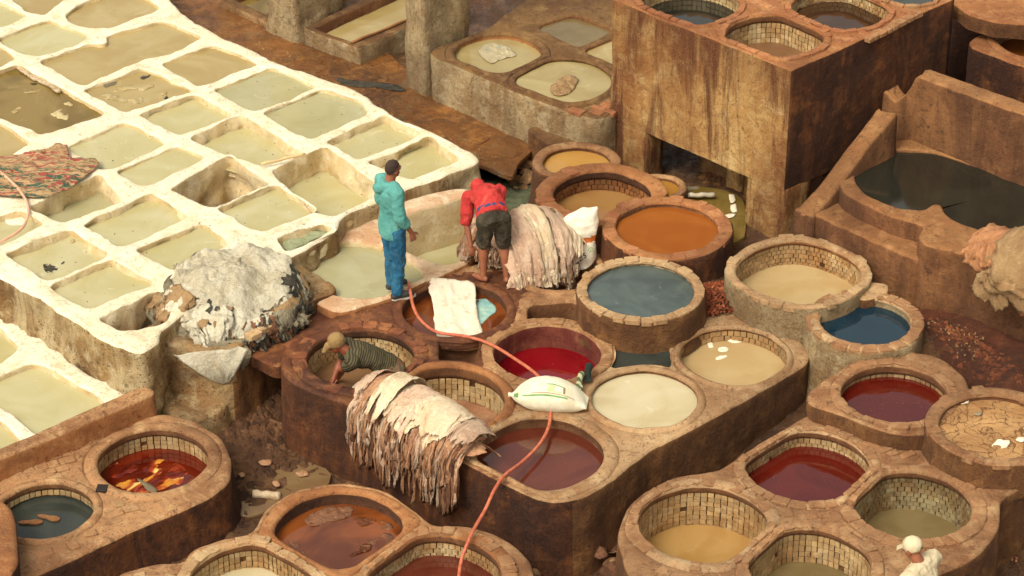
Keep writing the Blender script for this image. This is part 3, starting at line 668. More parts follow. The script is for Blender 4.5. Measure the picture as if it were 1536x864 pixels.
vat('pale stone ring at the bottom left, only its far rim showing', 215, 915, 68, .78, w=20, liq='sand', base=0, depth=.2, stones='stone_pale', mats=('deck_pale', 'wall', 'inner'))
# ================================================================ E: central block
E_out = [(421,552),(422,528),(436,502),(500,471),(600,441),(640,421),(712,394),(770,390),(860,372),(960,392),(1060,462),(1120,470),(1190,495),(1214,528),(1213,545),(1100,610),(1010,658),(975,674),(925,716),(880,744),(840,753),(800,747),(700,697),(530,610),(450,580),(428,566)]
EV = [dict(label='round tiled vat in which the man in a striped shirt bends', cx=541, cy=537, a=80, w=22, liq='brown', depth=.36, rows=5, mats=('deck_dark', 'wall_dark', 'inner_dark'), stones='stone_dark', neck=.12, tile='tile', miss=.35),
 dict(label='vat of orange-brown water half covered by a white cloth', cx=682, cy=464, a=78, w=14, liq='rust', depth=.12, mats=('deck_dark', 'wall_dark', 'inner_dark'), stones=None, neck=.1),
 dict(label='vat of bright crimson dye in the middle of the central block', cx=821, cy=530, a=79, w=18, liq='red', depth=.30, mats=('deck', 'wall', 'inner_red'), stones='stone', neck=.25, n=2.15, miss=.2),
 dict(label='empty tiled vat with pink residue behind the hanging hides', cx=668, cy=600, a=90, w=16, liq='pinkmud', depth=.42, rows=7, mats=('orange', 'wall', 'inner'), stones=None, neck=.16),
 dict(label='vat of maroon-brown dye below the white sack, crossed by the hose', cx=811, cy=680, a=93, w=22, liq='maroon', depth=.13, mats=('deck_pale', 'wall', 'inner'), stones=None, neck=.1, n=2.15),
 dict(label='vat of cream liquid in the pale part of the central block', cx=967, cy=598, a=77, w=13, liq='cream', depth=.05, mats=('deck_pale', 'wall', 'inner'), stones=None, neck=.04, n=2.1),
 dict(label='tiled vat of sandy water with small white bags floating in it', cx=1100, cy=534, a=78, w=11, liq='sand', depth=.18, rows=3, mats=('deck_pale', 'wall', 'orange'), stones=None, neck=.05, n=2.1),
 dict(label='tiled vat with brown dregs under the pink hide mound', cx=838, cy=404, a=62, w=12, liq='pinkmud', depth=.32, rows=5, mats=('deck', 'wall', 'inner'), stones=None, neck=.05)]
block('vat_block', 'large central clay block with dye-stained sides and eight vats', 'masonry', E_out, 1.0, -.15, EV, [M['deck'], M['wall_dark'], M['inner']],
      extra=[[(789,457),(868,453),(866,486),(793,484)], [(911,515),(1004,515),(1006,553),(912,551)], [(656,506),(721,506),(720,547),(659,544)]], hb=[.45, .7, .4], res=.05, r=.045, flare=.06)
# darker and paler render on parts of its top and walls
bo = bpy.data.objects['vat_block.002']; me = bo.data
for k in ('deck_dark', 'deck_pale', 'wall'): me.materials.append(M[k])
dk = np.array(PP([(400,560),(420,480),(600,425),(740,400),(790,430),(760,500),(740,560),(640,560),(560,620),(440,600)], 1.0))
pl = np.array(PP([(760,620),(880,560),(1000,470),(1300,480),(1240,570),(1000,700),(880,760),(760,740)], 1.0))
n_ = len(me.polygons); ce = np.zeros(n_*3); me.polygons.foreach_get('center', ce); ce = ce.reshape(-1, 3); mi = np.zeros(n_, int); me.polygons.foreach_get('material_index', mi)
jit = ce[:, :2]+.12*np.stack([fbm(ce, 3, 3), fbm(ce+7, 3, 3)], 1)
a_ = inside(jit, dk); b_ = inside(jit, pl)
mi[(mi == 0) & a_] = 3; mi[(mi == 0) & b_ & ~a_] = 4
cw = np.array(PP([(850,760),(1225,545),(1300,620),(900,900)], .7)); mi[(mi == 1) & (ce[:, 0] > P(862, 748, 1)[0])] = 5
me.polygons.foreach_set('material_index', mi)
pool('pit_water', PP([(911,521),(1004,519),(1004,549),(914,552)], 1.0), .965, 'slate', 'square pit of dark slate water beside the cream vat')
flat('pit_floor', PP([(789,457),(868,453),(866,486),(793,484)], 1.0), .5, M['inner'], 'structure', 'floor of the dry square pit')
flat('pit_floor', PP([(656,506),(721,506),(720,547),(659,544)], 1.0), .45, M['inner_dark'], 'structure', 'floor of the stained channel')
# ================================================================ F/G: pale vat and basin behind it
F_out = [(428,404),(438,374),(500,348),(570,312),(640,300),(712,300),(724,345),(712,391),(640,419),(602,440),(506,470),(470,452),(436,422)]
F_h = [[(450,396),(470,372),(522,360),(578,371),(628,396),(637,420),(602,437),(545,446),(498,441),(464,422)], [(596,366),(697,322),(716,340),(710,384),(668,397),(618,380)]]
tag(slab('vat_block', PP(F_out, 1.06), [PP(h, 1.06) for h in F_h], 1.06, .5, [M['lime_pink'], M['orange'], M['lime_in']], r=.05, rh=.04, hb=[.9, .6], amp=.012), 'pinkish white block with the grey-green vat under the standing man', 'masonry')
pool('lime_pool', PP(F_h[0], 1.06), .99, 'green', 'big round grey-green pool behind the standing man', group=None)
pool('lime_pool', PP(F_h[1], 1.06), .82, 'lime', 'yellow-green pool in the basin behind the man in red')
tag(slab('basin_wall', PP([(582,312),(610,298),(660,285),(692,280),(706,283),(704,292),(640,311),(604,325),(590,328)], 1.42), [], 1.42, .6, [M['lime_pink'], M['lime_in']], r=.04, amp=.008), 'tall cream wall behind the yellow-green basin', 'wall')
# ================================================================ Q: rendered plinth under the grey hides
tag(slab('plinth', PP([(214,506),(232,468),(262,425),(330,385),(420,372),(440,380),(450,395),(505,430),(498,438),(430,468),(395,492),(350,526),(300,524),(256,514)], 1.12), [], 1.12, .05, [M['rock'], M['rock']], r=.05, amp=.035, wob=.03, flare=.08, orad=.06), 'rough rendered plinth carrying the grey hide heap', 'masonry')
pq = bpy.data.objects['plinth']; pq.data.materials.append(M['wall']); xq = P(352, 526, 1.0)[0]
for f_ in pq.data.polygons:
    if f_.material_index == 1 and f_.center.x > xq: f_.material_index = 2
tag(slab('ledge', PP([(358,526),(400,496),(430,482),(500,446),(548,460),(480,492),(432,530),(420,554)], .95), [], .95, .80, [M['deck_dark'], M['wall_dark']], r=.03), 'dark clay ledge between the plinth and the central block', 'masonry')
tag(slab('ledge_pier', PP([(372,530),(384,524),(396,532),(384,540)], .7), [], .675, .1, [M['wall_dark']], r=.02), 'short pier holding up the dark ledge', 'pier')
# ================================================================ H: ring vats behind the hides
vat('yellow ochre vat, farthest of the three rings by the tank leg', 866, 244, 50, 1.27, w=17, liq='ochre2', base=.5, depth=.06, stones=None, mats=('deck', 'basin_wall', 'inner'), neck=.05, flare=.1, others=[(903,292,85,1.3,2.2)])
vat('deep vat of tan water with a dark tiled wall, behind the orange one', 903, 292, 71, 1.35, w=27, liq='tan', base=.5, depth=.27, rows=3, stones='stone_red', mats=('orange', 'basin_wall', 'inner_dark'), neck=.13, tile='tile_brown', n=2.3, flare=.12, miss=.55, others=[(1000,342,76,1.35,2.0)])
vat('full vat of orange-tan dye', 1000, 342, 76, 1.35, w=22, liq='orange', base=.7, depth=.06, stones='stone_red', mats=('orange', 'wall_dark', 'inner'), neck=.05, flare=.06, miss=.5)
vat('small yellow vat tucked behind the tank leg', 990, 280, 28, 1.05, w=12, liq='ochre2', base=.6, depth=.05, stones=None, mats=('deck', 'wall', 'inner'), neck=.04, cat='vat')
vat('full vat of blue-grey dye with a notched stone rim', 961, 435, 78, 1.34, w=16, liq='bluegrey', base=.85, depth=.04, stones='stone_pale', mats=('deck_pale', 'wall', 'inner'), neck=.03, flare=.05, n=2.1)
# ================================================================ I: pale vats at right
vat('pale plastered vat of sandy water lined with cream tiles', 1198, 408, 87, 1.38, w=17, liq='sand', base=.8, depth=.32, rows=5, stones='stone_pale', mats=('deck_pale', 'grey', 'orange'), neck=.07, n=2.5, flare=.02, miss=.5)
vat('vat of dark blue dye beside the high basin', 1298, 482, 68, 1.3, w=20, liq='navy', base=.4, depth=.1, stones='stone', mats=('deck_pale', 'grey', 'grey'), neck=.08, flare=.12, miss=.4)
tag(slab('plinth', PP([(1048,452),(1090,440),(1230,455),(1300,430),(1340,440),(1250,535),(1224,508),(1160,478),(1090,462)], 1.02), [], 1.02, .5, [M['grey'], M['grey']], r=.05, amp=.02), 'plastered step joining the pale tiled vat to the central block', 'masonry')
tag(slab('plinth', PP([(1283,430),(1300,420),(1335,425),(1330,442),(1290,450)], 1.32), [], 1.31, .8, [M['deck_pale'], M['wall']], r=.03), 'small square shoulder between the pale vat and the blue vat', 'masonry')
# ================================================================ J: right-hand block
JV = [dict(label='largest vat of dark wine-red dye, in the right-hand block', cx=1211, cy=699, a=93, w=18, liq='wine', depth=.2, rows=2, mats=('deck_pale', 'wall', 'inner'), stones='stone', neck=.1, n=2.0),
 dict(label='deep tiled vat of yellowish sand water, front left of the right-hand block', cx=1055, cy=786, a=95, w=22, liq='honey', depth=.48, rows=8, mats=('deck_pale', 'wall', 'inner'), stones='stone', neck=.09, n=2.1, miss=.15),
 dict(label='tiled vat with murky water low down, by the man in the cream cap', cx=1368, cy=758, a=87, w=24, liq='murk', depth=.47, rows=8, mats=('deck', 'wall', 'inner'), stones='stone', neck=.09, tile='tile_green', n=2.0),
 dict(label='tiled vat of sand water cut off by the bottom edge', cx=1214, cy=848, a=90, w=20, liq='murk', depth=.42, rows=7, mats=('deck', 'wall', 'inner'), stones='stone', neck=.09, n=2.15)]
J_out = [(925,812),(928,790),(940,760),(965,737),(1010,712),(1075,707),(1108,682),(1215,618),(1300,600),(1420,640),(1600,700),(1560,722),(1508,746),(1500,756),(1498,794),(1466,838),(1405,864),(1372,880),(1345,960),(1200,1000),(1000,930),(940,860)]
JB = block('vat_block', 'right-hand clay block of four joined tiled vats', 'masonry', J_out, 1.0, -.05, JV, [M['deck'], M['wall'], M['inner']], res=.05, r=.04, flare=.05)
block('vat_block', 'raised angular clay block holding the upper dark red vat', 'masonry', [(1211,590),(1232,572),(1290,535),(1345,521),(1405,533),(1448,560),(1458,590),(1443,622),(1394,650),(1345,651),(1296,637),(1260,621),(1212,605)],
      1.2, .5, [dict(label='vat of dark red dye below the dark blue one', cx=1342, cy=591, a=79, w=16, liq='wine', depth=.155, rows=1, mats=('deck', 'wall', 'inner'), stones='stone', neck=.12, n=2.0)], [M['deck'], M['wall'], M['inner']], r=.04)
vat('round vat of cracked drying clay with white scraps at the right edge', 1494, 640, 83, 1.27, w=23, liq='dryclay', base=.9, depth=.06, stones='stone', mats=('deck', 'wall', 'inner'), neck=.05, flare=.04, n=2.1, miss=.5)
# ================================================================ K: concrete tank on legs
ZK = 3.06
Lc = np.array(P(919, -1, ZK)); Fc = np.array(P(1187, 106, ZK)); Rc = np.array(P(1432, -2, ZK)); Bc = Rc+Lc-Fc
KV = [dict(label='vat of black liquid in the raised tank, left one', cx=1036, cy=6, a=70, w=10, liq='black', depth=.2, rows=3, mats=('orange', 'tank', 'inner'), stones='stone_red', neck=.05, n=2.2),
 dict(label='tiled vat low on brown water at the front corner of the raised tank', cx=1162, cy=54, a=71, w=12, liq='brown', depth=.36, rows=5, mats=('orange', 'tank', 'inner'), stones='stone_red', neck=.11, n=2.15),
 dict(label='vat of dark umber liquid in the raised tank, third from the left', cx=1260, cy=14, a=70, w=10, liq='umber', depth=.17, rows=3, mats=('orange', 'tank', 'inner'), stones='stone_red', neck=.05, n=2.15),
 dict(label='vat at the top edge in the raised tank, right one', cx=1358, cy=-20, a=66, w=8, liq='slate', depth=.05, mats=('orange', 'tank', 'inner'), stones='stone', neck=.03)]
def zat(px, py, A, B):                                    # height at which the sight line meets the vertical plane through A,B
    lo, hi = 0.0, 6.0; nrm = np.array([-(B-A)[1], (B-A)[0]])
    f = lambda z: float(np.dot(np.array(P(px, py, z))-A, nrm)); s0 = f(lo)
    for _ in range(40):
        m_ = (lo+hi)/2
        if f(m_)*s0 > 0: lo = m_
        else: hi = m_
    return lo
zb = zat(1045, 232, Lc, Fc)
d1 = (Fc-Lc)/np.linalg.norm(Fc-Lc); d2 = (Rc-Fc)/np.linalg.norm(Rc-Fc)
relate(KV, ZK)
for v in KV: v['outline'] = np.array([Lc, Fc, Rc, Bc])
kh = [hole_for(v['cx'], v['cy'], v['a'], ZK, v['w'], v.get('n', 2.0), PI/4, v['others'], v['outline']) for v in KV]
ko = slab('raised_tank', [Lc, Fc, Rc, Bc], kh, ZK, zb, [M['orange'], M['tank'], M['inner']], hb=[ZK-.12]*4, round_it=0, r=.02, amp=.008, wob=.006, res=.06)
tag(ko, 'high concrete tank streaked with rust-brown stains, standing on legs', 'tank')
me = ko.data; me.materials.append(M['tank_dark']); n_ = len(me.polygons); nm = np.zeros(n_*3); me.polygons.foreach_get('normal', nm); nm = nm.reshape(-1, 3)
mi = np.zeros(n_, int); me.polygons.foreach_get('material_index', mi); ce = np.zeros(n_*3); me.polygons.foreach_get('center', ce); ce = ce.reshape(-1, 3); mi[(mi == 1) & (((ce[:, :2]-Fc)@((Fc-Lc)/np.linalg.norm(Fc-Lc))) > -.012)] = 3; me.polygons.foreach_set('material_index', mi)  # right face: darker by stain and by its shade, put into the colour
for v in KV: v = dict(v); vat(v.pop('label'), z=ZK, **v)
def leg(pts, zt_, zb_, mats, name, label):
    o = slab(name, pts, [], zt_, zb_, mats, ko, round_it=0, r=.02, amp=.012, wob=.004, res=.07)
    q = o; q.parent = ko; q.matrix_parent_inverse = Matrix.Identity(4); q['label'] = label; return o
def along(px_a, px_b, depth_, zt_=None, face=0):
    def at(px): # point on the left-front face line under photo column px
        best = min(np.linspace(0, 1, 400), key=lambda s: abs((lambda q: 768+FPX*q[0]/q[1])(_cam(np.r_[Lc+(Fc-Lc)*s, zb]))-px)); return Lc+(Fc-Lc)*best
    a, b = at(px_a), at(px_b); return [a+d2*.012, b+d2*.012, b+d2*depth_, a+d2*depth_]
def _cam(p):
    v = p-CAM; return (v[0], v[1]*math.cos(TH)-v[2]*math.sin(TH))
leg(along(922, 969, .30), zb+.02, .5, [M['tank'], M['tank']], 'leg', 'pale concrete leg at the left')
lf = along(1121, 1186, .45); lf[1] = lf[1]+d2*0
leg(lf, zb+.02, .5, [M['tank'], M['tank']], 'leg', 'stained concrete leg at the front corner')
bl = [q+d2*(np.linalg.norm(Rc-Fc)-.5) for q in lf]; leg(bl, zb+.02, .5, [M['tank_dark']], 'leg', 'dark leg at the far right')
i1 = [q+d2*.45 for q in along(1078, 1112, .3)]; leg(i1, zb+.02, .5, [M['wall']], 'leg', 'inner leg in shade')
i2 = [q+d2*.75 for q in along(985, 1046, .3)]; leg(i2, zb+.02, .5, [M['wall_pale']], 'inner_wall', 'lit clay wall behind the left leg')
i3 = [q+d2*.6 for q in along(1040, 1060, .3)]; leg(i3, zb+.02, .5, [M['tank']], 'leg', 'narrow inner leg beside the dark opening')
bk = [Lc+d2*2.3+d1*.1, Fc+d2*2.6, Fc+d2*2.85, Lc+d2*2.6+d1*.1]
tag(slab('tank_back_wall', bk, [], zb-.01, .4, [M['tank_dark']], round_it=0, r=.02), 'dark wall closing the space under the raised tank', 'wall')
# right flank: the tank's right wall runs down to the ground
fl = [Fc+d2*.45-d1*.25, Fc+d2*.45-d1*.02, Rc-d1*.02, Rc-d1*.25]
w_ = slab('side_wall', fl, [], zb+.01, .4, [M['tank_dark']], ko, round_it=0, r=.01, amp=.01, wob=.004, res=.08); w_.matrix_parent_inverse = Matrix.Identity(4)
# ================================================================ L: high basin at the right
basin = slab('high_basin', PP([(1256,270),(1266,250),(1300,222),(1360,205),(1480,215),(1760,330),(1720,480),(1536,410),(1446,381),(1386,366),(1377,352),(1388,336),(1340,326),(1292,304),(1266,288)], 1.86),
     [PP([(1280,262),(1300,238),(1345,225),(1400,227),(1440,239),(1536,272),(1660,330),(1620,372),(1540,362),(1490,350),(1450,338),(1420,322),(1410,306),(1398,306),(1385,314),(1350,313),(1310,299),(1288,282)], 1.86)],
     1.86, .7, [M['basin'], M['basin_wall'], M['inner']], hb=[1.71], r=.05, rh=.03, amp=.014)
tag(basin, 'high clay basin of black-green water at the right', 'basin')
pl_ = pool('basin_water', PP([(1280,262),(1300,238),(1345,225),(1400,227),(1440,239),(1536,272),(1660,330),(1620,372),(1540,362),(1490,350),(1450,338),(1420,322),(1410,306),(1398,306),(1385,314),(1350,313),(1310,299),(1288,282)], 1.86), 1.83, 'black', 'black-green water filling the high basin on the right')
def child(o, par): o.parent = par; o.matrix_parent_inverse = Matrix.Identity(4); return o
child(slab('ledge', PP([(1196,322),(1222,320),(1300,358),(1378,392),(1430,360),(1400,200),(1310,235),(1235,275)], 1.63), [], 1.63, .7, [M['basin'], M['basin_wall']], r=.05, amp=.014), basin)
A_, B_ = np.array(P(1209, 312, 1.65)), np.array(P(1328, 162, 2.38)); dd = (B_-A_)/np.linalg.norm(B_-A_); nn_ = np.array([dd[1], -dd[0]])
LL = float(np.linalg.norm(B_-A_))
zt_f = lambda x, y: 1.65 + .75*np.clip(((np.asarray(x)-A_[0])*dd[0]+(np.asarray(y)-A_[1])*dd[1])/LL, 0, 1)**1.1
child(slab('side_wall', [A_-nn_*.1-dd*.08, A_+nn_*.16-dd*.08, B_+nn_*.16, B_-nn_*.1], [], 2.2, .7, [M['basin'], M['basin_wall']], r=.07, amp=.018, ztop=zt_f, round_it=0, res=.06), basin)
a_, b_ = np.array(P(1374, 113, 2.71)), np.array(P(1700, 230, 2.71)); dd = (b_-a_)/np.linalg.norm(b_-a_); nb = np.array([-dd[1], dd[0]])
c_ = np.array(P(1313, 158, 2.44)); s0 = float(np.dot(c_-a_, dd))-.22
def zback(x, y):
    s = (np.asarray(x)-a_[0])*dd[0]+(np.asarray(y)-a_[1])*dd[1]
    return np.where(s > 0.0, 2.71, np.where(s > -.32, 2.28+.43*np.clip((s+.32)/.32, 0, 1)**2.2, 2.44-.13*np.clip((s+.45)/.12, 0, 1)))
child(slab('back_wall', [a_+dd*s0, b_, b_+nb*.27, a_+dd*s0+nb*.27], [], 3.1, .7, [M['basin'], M['basin_wall']], r=.04, amp=.012, ztop=zback, round_it=0, res=.05), basin)
# ================================================================ R: top right block and beam
block('vat_block', 'dark clay block in the top right corner', 'masonry', [(1443,66),(1524,97),(1620,120),(1720,60),(1600,0),(1516,24)], 2.6, .8,
      [dict(label='vat of orange liquid with pale tiles in the top right corner', cx=1560, cy=60, a=66, w=12, liq='orange', depth=.22, rows=3, mats=('orange', 'wall', 'orange'), stones=None, neck=.08)], [M['orange'], M['wall_dark']], r=.04)
tag(slab('beam_slab', PP([(1426,2),(1454,21),(1492,33),(1660,45),(1640,-60),(1450,-60)], 2.9), [], 2.9, 2.7, [M['orange'], M['wall']], r=.03, orad=.04), 'clay roof slab at the top right edge', 'slab')
tag(slab('rear_wall', PP([(1425,-20),(1560,20),(1600,-10),(1460,-60)], 2.6), [], 2.68, .8, [M['wall_dark']], r=.03), 'dark rear wall under the roof slab', 'wall')
# ================================================================ M: grey block with four shallow vats
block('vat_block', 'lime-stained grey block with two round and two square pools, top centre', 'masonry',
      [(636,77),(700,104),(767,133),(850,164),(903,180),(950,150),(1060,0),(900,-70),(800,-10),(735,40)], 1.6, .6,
      [dict(label='round vat of greenish water with a raft of pale scum, top centre', cx=747, cy=80, a=63, w=14, liq='khaki', depth=.07, rows=0, mats=('grey_brown', 'grey', 'orange'), stones=None, neck=.06, n=2.15),
       dict(label='round vat of creamy water with a brain-like hide, left of the raised tank', cx=846, cy=121, a=70, w=12, liq='khaki', depth=.03, mats=('grey_brown', 'grey', 'inner'), stones=None, neck=.03, n=2.15)],
      [M['grey_brown'], M['grey'], M['inner']], extra=[[(804,38),(858,21),(922,43),(866,71)], [(872,75),(930,52),(990,75),(930,100)]], hb=[1.45, 1.45], r=.04, amp=.016)
pool('square_pool', PP([(804,38),(858,21),(922,43),(866,71)], 1.6), 1.55, 'murk', 'square olive-ochre pool behind the two round vats')
pool('square_pool', PP([(872,75),(930,52),(990,75),(930,100)], 1.6), 1.55, 'ochre', 'ochre pool partly hidden by the raised tank')
tag(slab('step_block', PP([(788,192),(806,186),(846,192),(868,208),(866,222),(820,214)], 1.2), [], 1.2, .6, [M['grey_brown'], M['wall']], r=.03), 'low brick step at the foot of the grey block', 'step')
tag(slab('pillar', PP([(609,62),(638,77),(703,47),(673,33)], 1.6), [], 4.2, .6, [M['grey'], M['grey']], round_it=0, r=.03, amp=.02, wob=.01, res=.08), 'square whitewashed pillar at the corner of the grey block', 'pillar')
tag(slab('pillar', PP([(409,50),(447,68),(508,38),(470,22)], .9), [], 3.6, .6, [M['grey'], M['grey']], round_it=0, r=.04, amp=.03, wob=.02, res=.06, flare=.06), 'rough whitewashed pillar left of the long trough', 'pillar')
tag(slab('trough', PP([(455,41),(539,72),(700,0),(612,-34)], 1.2), [PP([(471,41),(530,63),(684,-6),(618,-26)], 1.2)], 1.2, .6, [M['grey_brown'], M['grey'], M['inner']], hb=[.95], round_it=0, hole_round=0, r=.02, amp=.01, wob=.008), 'long rectangular rendered trough between the two pillars', 'trough')
pool('trough_water', PP([(471,41),(530,63),(684,-6),(618,-26)], 1.2), 1.04, 'ochre', 'tan water standing in the long trough')
tag(slab('trough', PP([(330,0),(415,38),(520,-10),(430,-45)], 1.05), [PP([(350,-2),(412,25),(500,-10),(430,-35)], 1.05)], 1.05, .6, [M['grey_brown'], M['wall_pale'], M['inner']], hb=[.85], round_it=0, hole_round=0, r=.02, amp=.01), 'low trough at the top edge left of the rough pillar', 'trough')
pool('trough_water', PP([(350,-2),(412,25),(500,-10),(430,-35)], 1.05), .95, 'olive', 'olive water in the low trough at the top edge')
# ---------------------------------------------------------------- cloth and hides
def bst(a, axis=-1): return np.stack(np.broadcast_arrays(*[np.asarray(q) for q in a]), axis)
def hide_mat(name, c0, c1, c2, wr=30, rough=.6, stretch=(1, 1, 1), bump=1.0, stain=None, st=.5, rnd=.25):
    m, n, l, b = newmat(name); t = NT(n, l); p = t.pos; ps = t.scl(p, stretch)
    col = t.mix(t.ramp(t.noise(p, 2.3, 6, .6, .8), .38, .62), c0, c1)
    col = t.mix(t.ramp(t.noise(ps, 11, 6, .65, .5), .5, .7, 0, .75), col, c2)
    if stain is not None: col = t.mix(t.ramp(t.noise(p, 3.4, 7, .7, 1.4), .55, .66, 0, st), col, stain)
    col = t.tint(col, 1.0, rnd)
    l.new(col, b.inputs['Base Color']); b.inputs['Roughness'].default_value = rough; b.inputs['Specular IOR Level'].default_value = .3
    h = t.math('ADD', t.noise(ps, wr, 7, .65, 1.5), t.math('MULTIPLY', t.noise(p, wr*.4, 4, .6, 2.0), .8))
    l.new(t.bump(h, bump, .03), b.inputs['Normal']); return m
H = {
 'cream': hide_mat('cream_hide', S(236, 212, 174), S(224, 194, 152), S(240, 222, 188), stain=S(180, 130, 94), st=.5),
 'tan': hide_mat('tan_hide', S(196, 148, 108), S(176, 124, 88), S(212, 168, 128), stain=S(120, 76, 52)),
 'pink': hide_mat('pink_hide', S(220, 188, 156), S(206, 166, 134), S(228, 202, 170), stain=S(160, 122, 94), st=.4),
 'brown': hide_mat('brown_hide', S(132, 90, 62), S(108, 70, 48), S(156, 112, 80), stain=S(70, 46, 34)),
 'white': hide_mat('grey_white_hide', S(216, 206, 178), S(198, 184, 152), S(226, 216, 190), stain=S(160, 140, 106), st=.5),
 'grey': hide_mat('grey_hide', S(150, 138, 110), S(118, 106, 82), S(176, 164, 136), stain=S(72, 68, 58), st=.7),
 'dark': hide_mat('dark_wet_hide', S(70, 66, 54), S(52, 48, 38), S(96, 88, 68), stain=S(120, 100, 70), rough=.45),
 'orange': hide_mat('orange_tan_hide', S(186, 130, 86), S(166, 108, 70), S(198, 150, 106), stain=S(150, 94, 58), rnd=.15),
 'straw': hide_mat('straw_hide', S(172, 138, 94), S(152, 118, 78), S(188, 156, 112), stain=S(130, 96, 60), rnd=.15),
}
def cr(pts, t):
    """catmull-rom through rows of pts, t in 0..1 (vector)"""
    pts = np.asarray(pts, float); n = len(pts)-1; x = np.clip(np.asarray(t), 0, 1)*n; i = np.minimum(x.astype(int), n-1); f = (x-i)[..., None]
    a, b, c, d = pts[np.maximum(i-1, 0)], pts[i], pts[i+1], pts[np.minimum(i+2, n)]
    return .5*(2*b+(-a+c)*f+(2*a-5*b+4*c-d)*f*f+(-a+3*b-3*c+d)*f**3)
def ridge_surface(E0, E1, inward, prof, hfun):
    """mound along the line E0-E1. prof: list of (distance inward, height share, drop share); hfun(u)->(height, drop, depth)"""
    E0, E1 = np.array(E0), np.array(E1); e = E1-E0
    def Sf(u, s):
        u = np.asarray(u, float); h, dr, dp, z0 = hfun(u)
        q = cr(prof, s); d = q[..., 0]*dp; z = z0 + q[..., 1]*h - q[..., 2]*dr
        return bst([E0[0]+e[0]*u+inward[0]*d, E0[1]+e[1]*u+inward[1]*d, z], -1)
    return Sf
def dome_surface(c, rx, ry, prof, hfun, lean=(0, 0)):
    def Sf(u, s):
        u = np.asarray(u, float); h, dr = hfun(u); q = cr(prof, s); a = 2*PI*u
        lump = 1+.10*fbm(bst([np.cos(a)*1.5, np.sin(a)*1.5, a*0], -1), 1, 3)
        X = c[0]+np.cos(a)*q[..., 0]*rx*lump+lean[0]*q[..., 1]; Y = c[1]+np.sin(a)*q[..., 0]*ry*lump+lean[1]*q[..., 1]
        return bst([X, Y, c[2]+q[..., 1]*h-q[..., 2]*dr+(.10*fbm(bst([X, Y, X*0]), 2.2, 3)*np.clip(q[..., 1]*2, 0, 1) if lean[0] else 0)])
    return Sf
def sheet(Sf, uc, uw, s0, s1, mat, parent, lay=0.0, nu=14, ns=26, fold=.02, ff=9.0, narrow=.0, rag=.06, name='hide', drift=0.0, fold0=.25, thick=.004, lum=.012):
    sd = random.uniform(0, 99); a = np.linspace(-1, 1, nu)[None, :]; b = np.linspace(0, 1, ns)[:, None]
    wn = 1 - narrow*b**1.5 + .22*fbm(bst([b*0+sd, b*3.2, b*0], -1), 1, 3)
    edge = 1+(.16 if abs(uw) > .1 else .45)*fbm(bst([a*2.2+sd, b*2.5, a*b], -1), 2.2, 4)*np.abs(a)
    u = uc + uw*.5*a*wn*edge + drift*b
    send = s1 + rag*fbm(bst([a*2.0+sd, a*0, a*0], -1), 1.6, 4)*1.2 - (np.abs(a)**3)*(s1-s0)*.10
    s = s0 + (send-s0)*b
    p = Sf(u, s); pu = Sf(u+.003, s)-p; ps = Sf(u, s+.003)-p
    N = np.cross(ps, pu); N /= np.maximum(np.linalg.norm(N, axis=-1, keepdims=True), 1e-9)
    if N[..., 2].mean() < -.2: N = -N
    q = ff*a + 2.4*fbm(bst([a*1.5+sd, b*1.4, a*0], -1), 1.2, 3)
    am = np.clip(.5+1.1*fbm(bst([a*1.3+sd, b*1.7, a*0+5], -1), 1.4, 3), .05, 1.3)
    fo = fold*am*(fold0+(1-fold0)*b**1.3)*(1-np.abs(np.sin(q)))*1.6 + lum*fbm(bst([u*9, s*6, a*0+sd], -1), 1.3, 4)
    p = p + N*(lay+fo)[..., None]
    V = p.reshape(-1, 3); idx = np.arange(nu*ns).reshape(ns, nu)
    F = bst([idx[:-1, :-1], idx[:-1, 1:], idx[1:, 1:], idx[1:, :-1]], -1).reshape(-1, 4).tolist()
    o = mk(name, V, F, mat, parent, True)
    md = o.modifiers.new('thickness', 'SOLIDIFY'); md.thickness = thick; return o
def cap(Sf, smax, mat, parent, lay, fold=.015, nr=22, na=72, seed=0, name='hide', u0=0.0, u1=1.0):
    """a whole skin lying over the crown of a heap, its outline ragged"""
    sd = seed*7.7; a = np.linspace(0, 1, na, endpoint=False)[None, :]; r = np.linspace(.02, 1, nr)[:, None]
    an = 2*PI*a; rim = smax*(1+.22*fbm(bst([np.cos(an)*1.7+sd, np.sin(an)*1.7, an*0], -1), 1.3, 5))
    s = r*rim; u = a + r*0; p = Sf(u, s)
    wr = fbm(bst([p[..., 0]*5+sd, p[..., 1]*5, p[..., 2]*3], -1), 1, 5); rad = (1-np.abs(np.sin(an*9+3*wr)))*r
    w2 = 1-2*np.abs(fbm(p*np.array([1, 1, .5]), 9, 3)); w3 = 1-2*np.abs(fbm(p+5, 3.6, 3))
    p[..., 2] += lay + fold*1.0*wr + fold*rad*.6 + fold*.35*w2 + fold*.9*w3
    V = np.vstack([p.reshape(-1, 3), p[0].mean(0)[None]]); c = nr*na; F = []
    idx = np.arange(nr*na).reshape(nr, na); ix2 = np.roll(idx, -1, 1)
    F = bst([idx[:-1], ix2[:-1], ix2[1:], idx[1:]], -1).reshape(-1, 4).tolist(); F += [(c, int(idx[0, (i+1) % na]), int(idx[0, i])) for i in range(na)]
    o = mk(name, V, F, mat, parent, True); md = o.modifiers.new('thickness', 'SOLIDIFY'); md.thickness = .005; return o
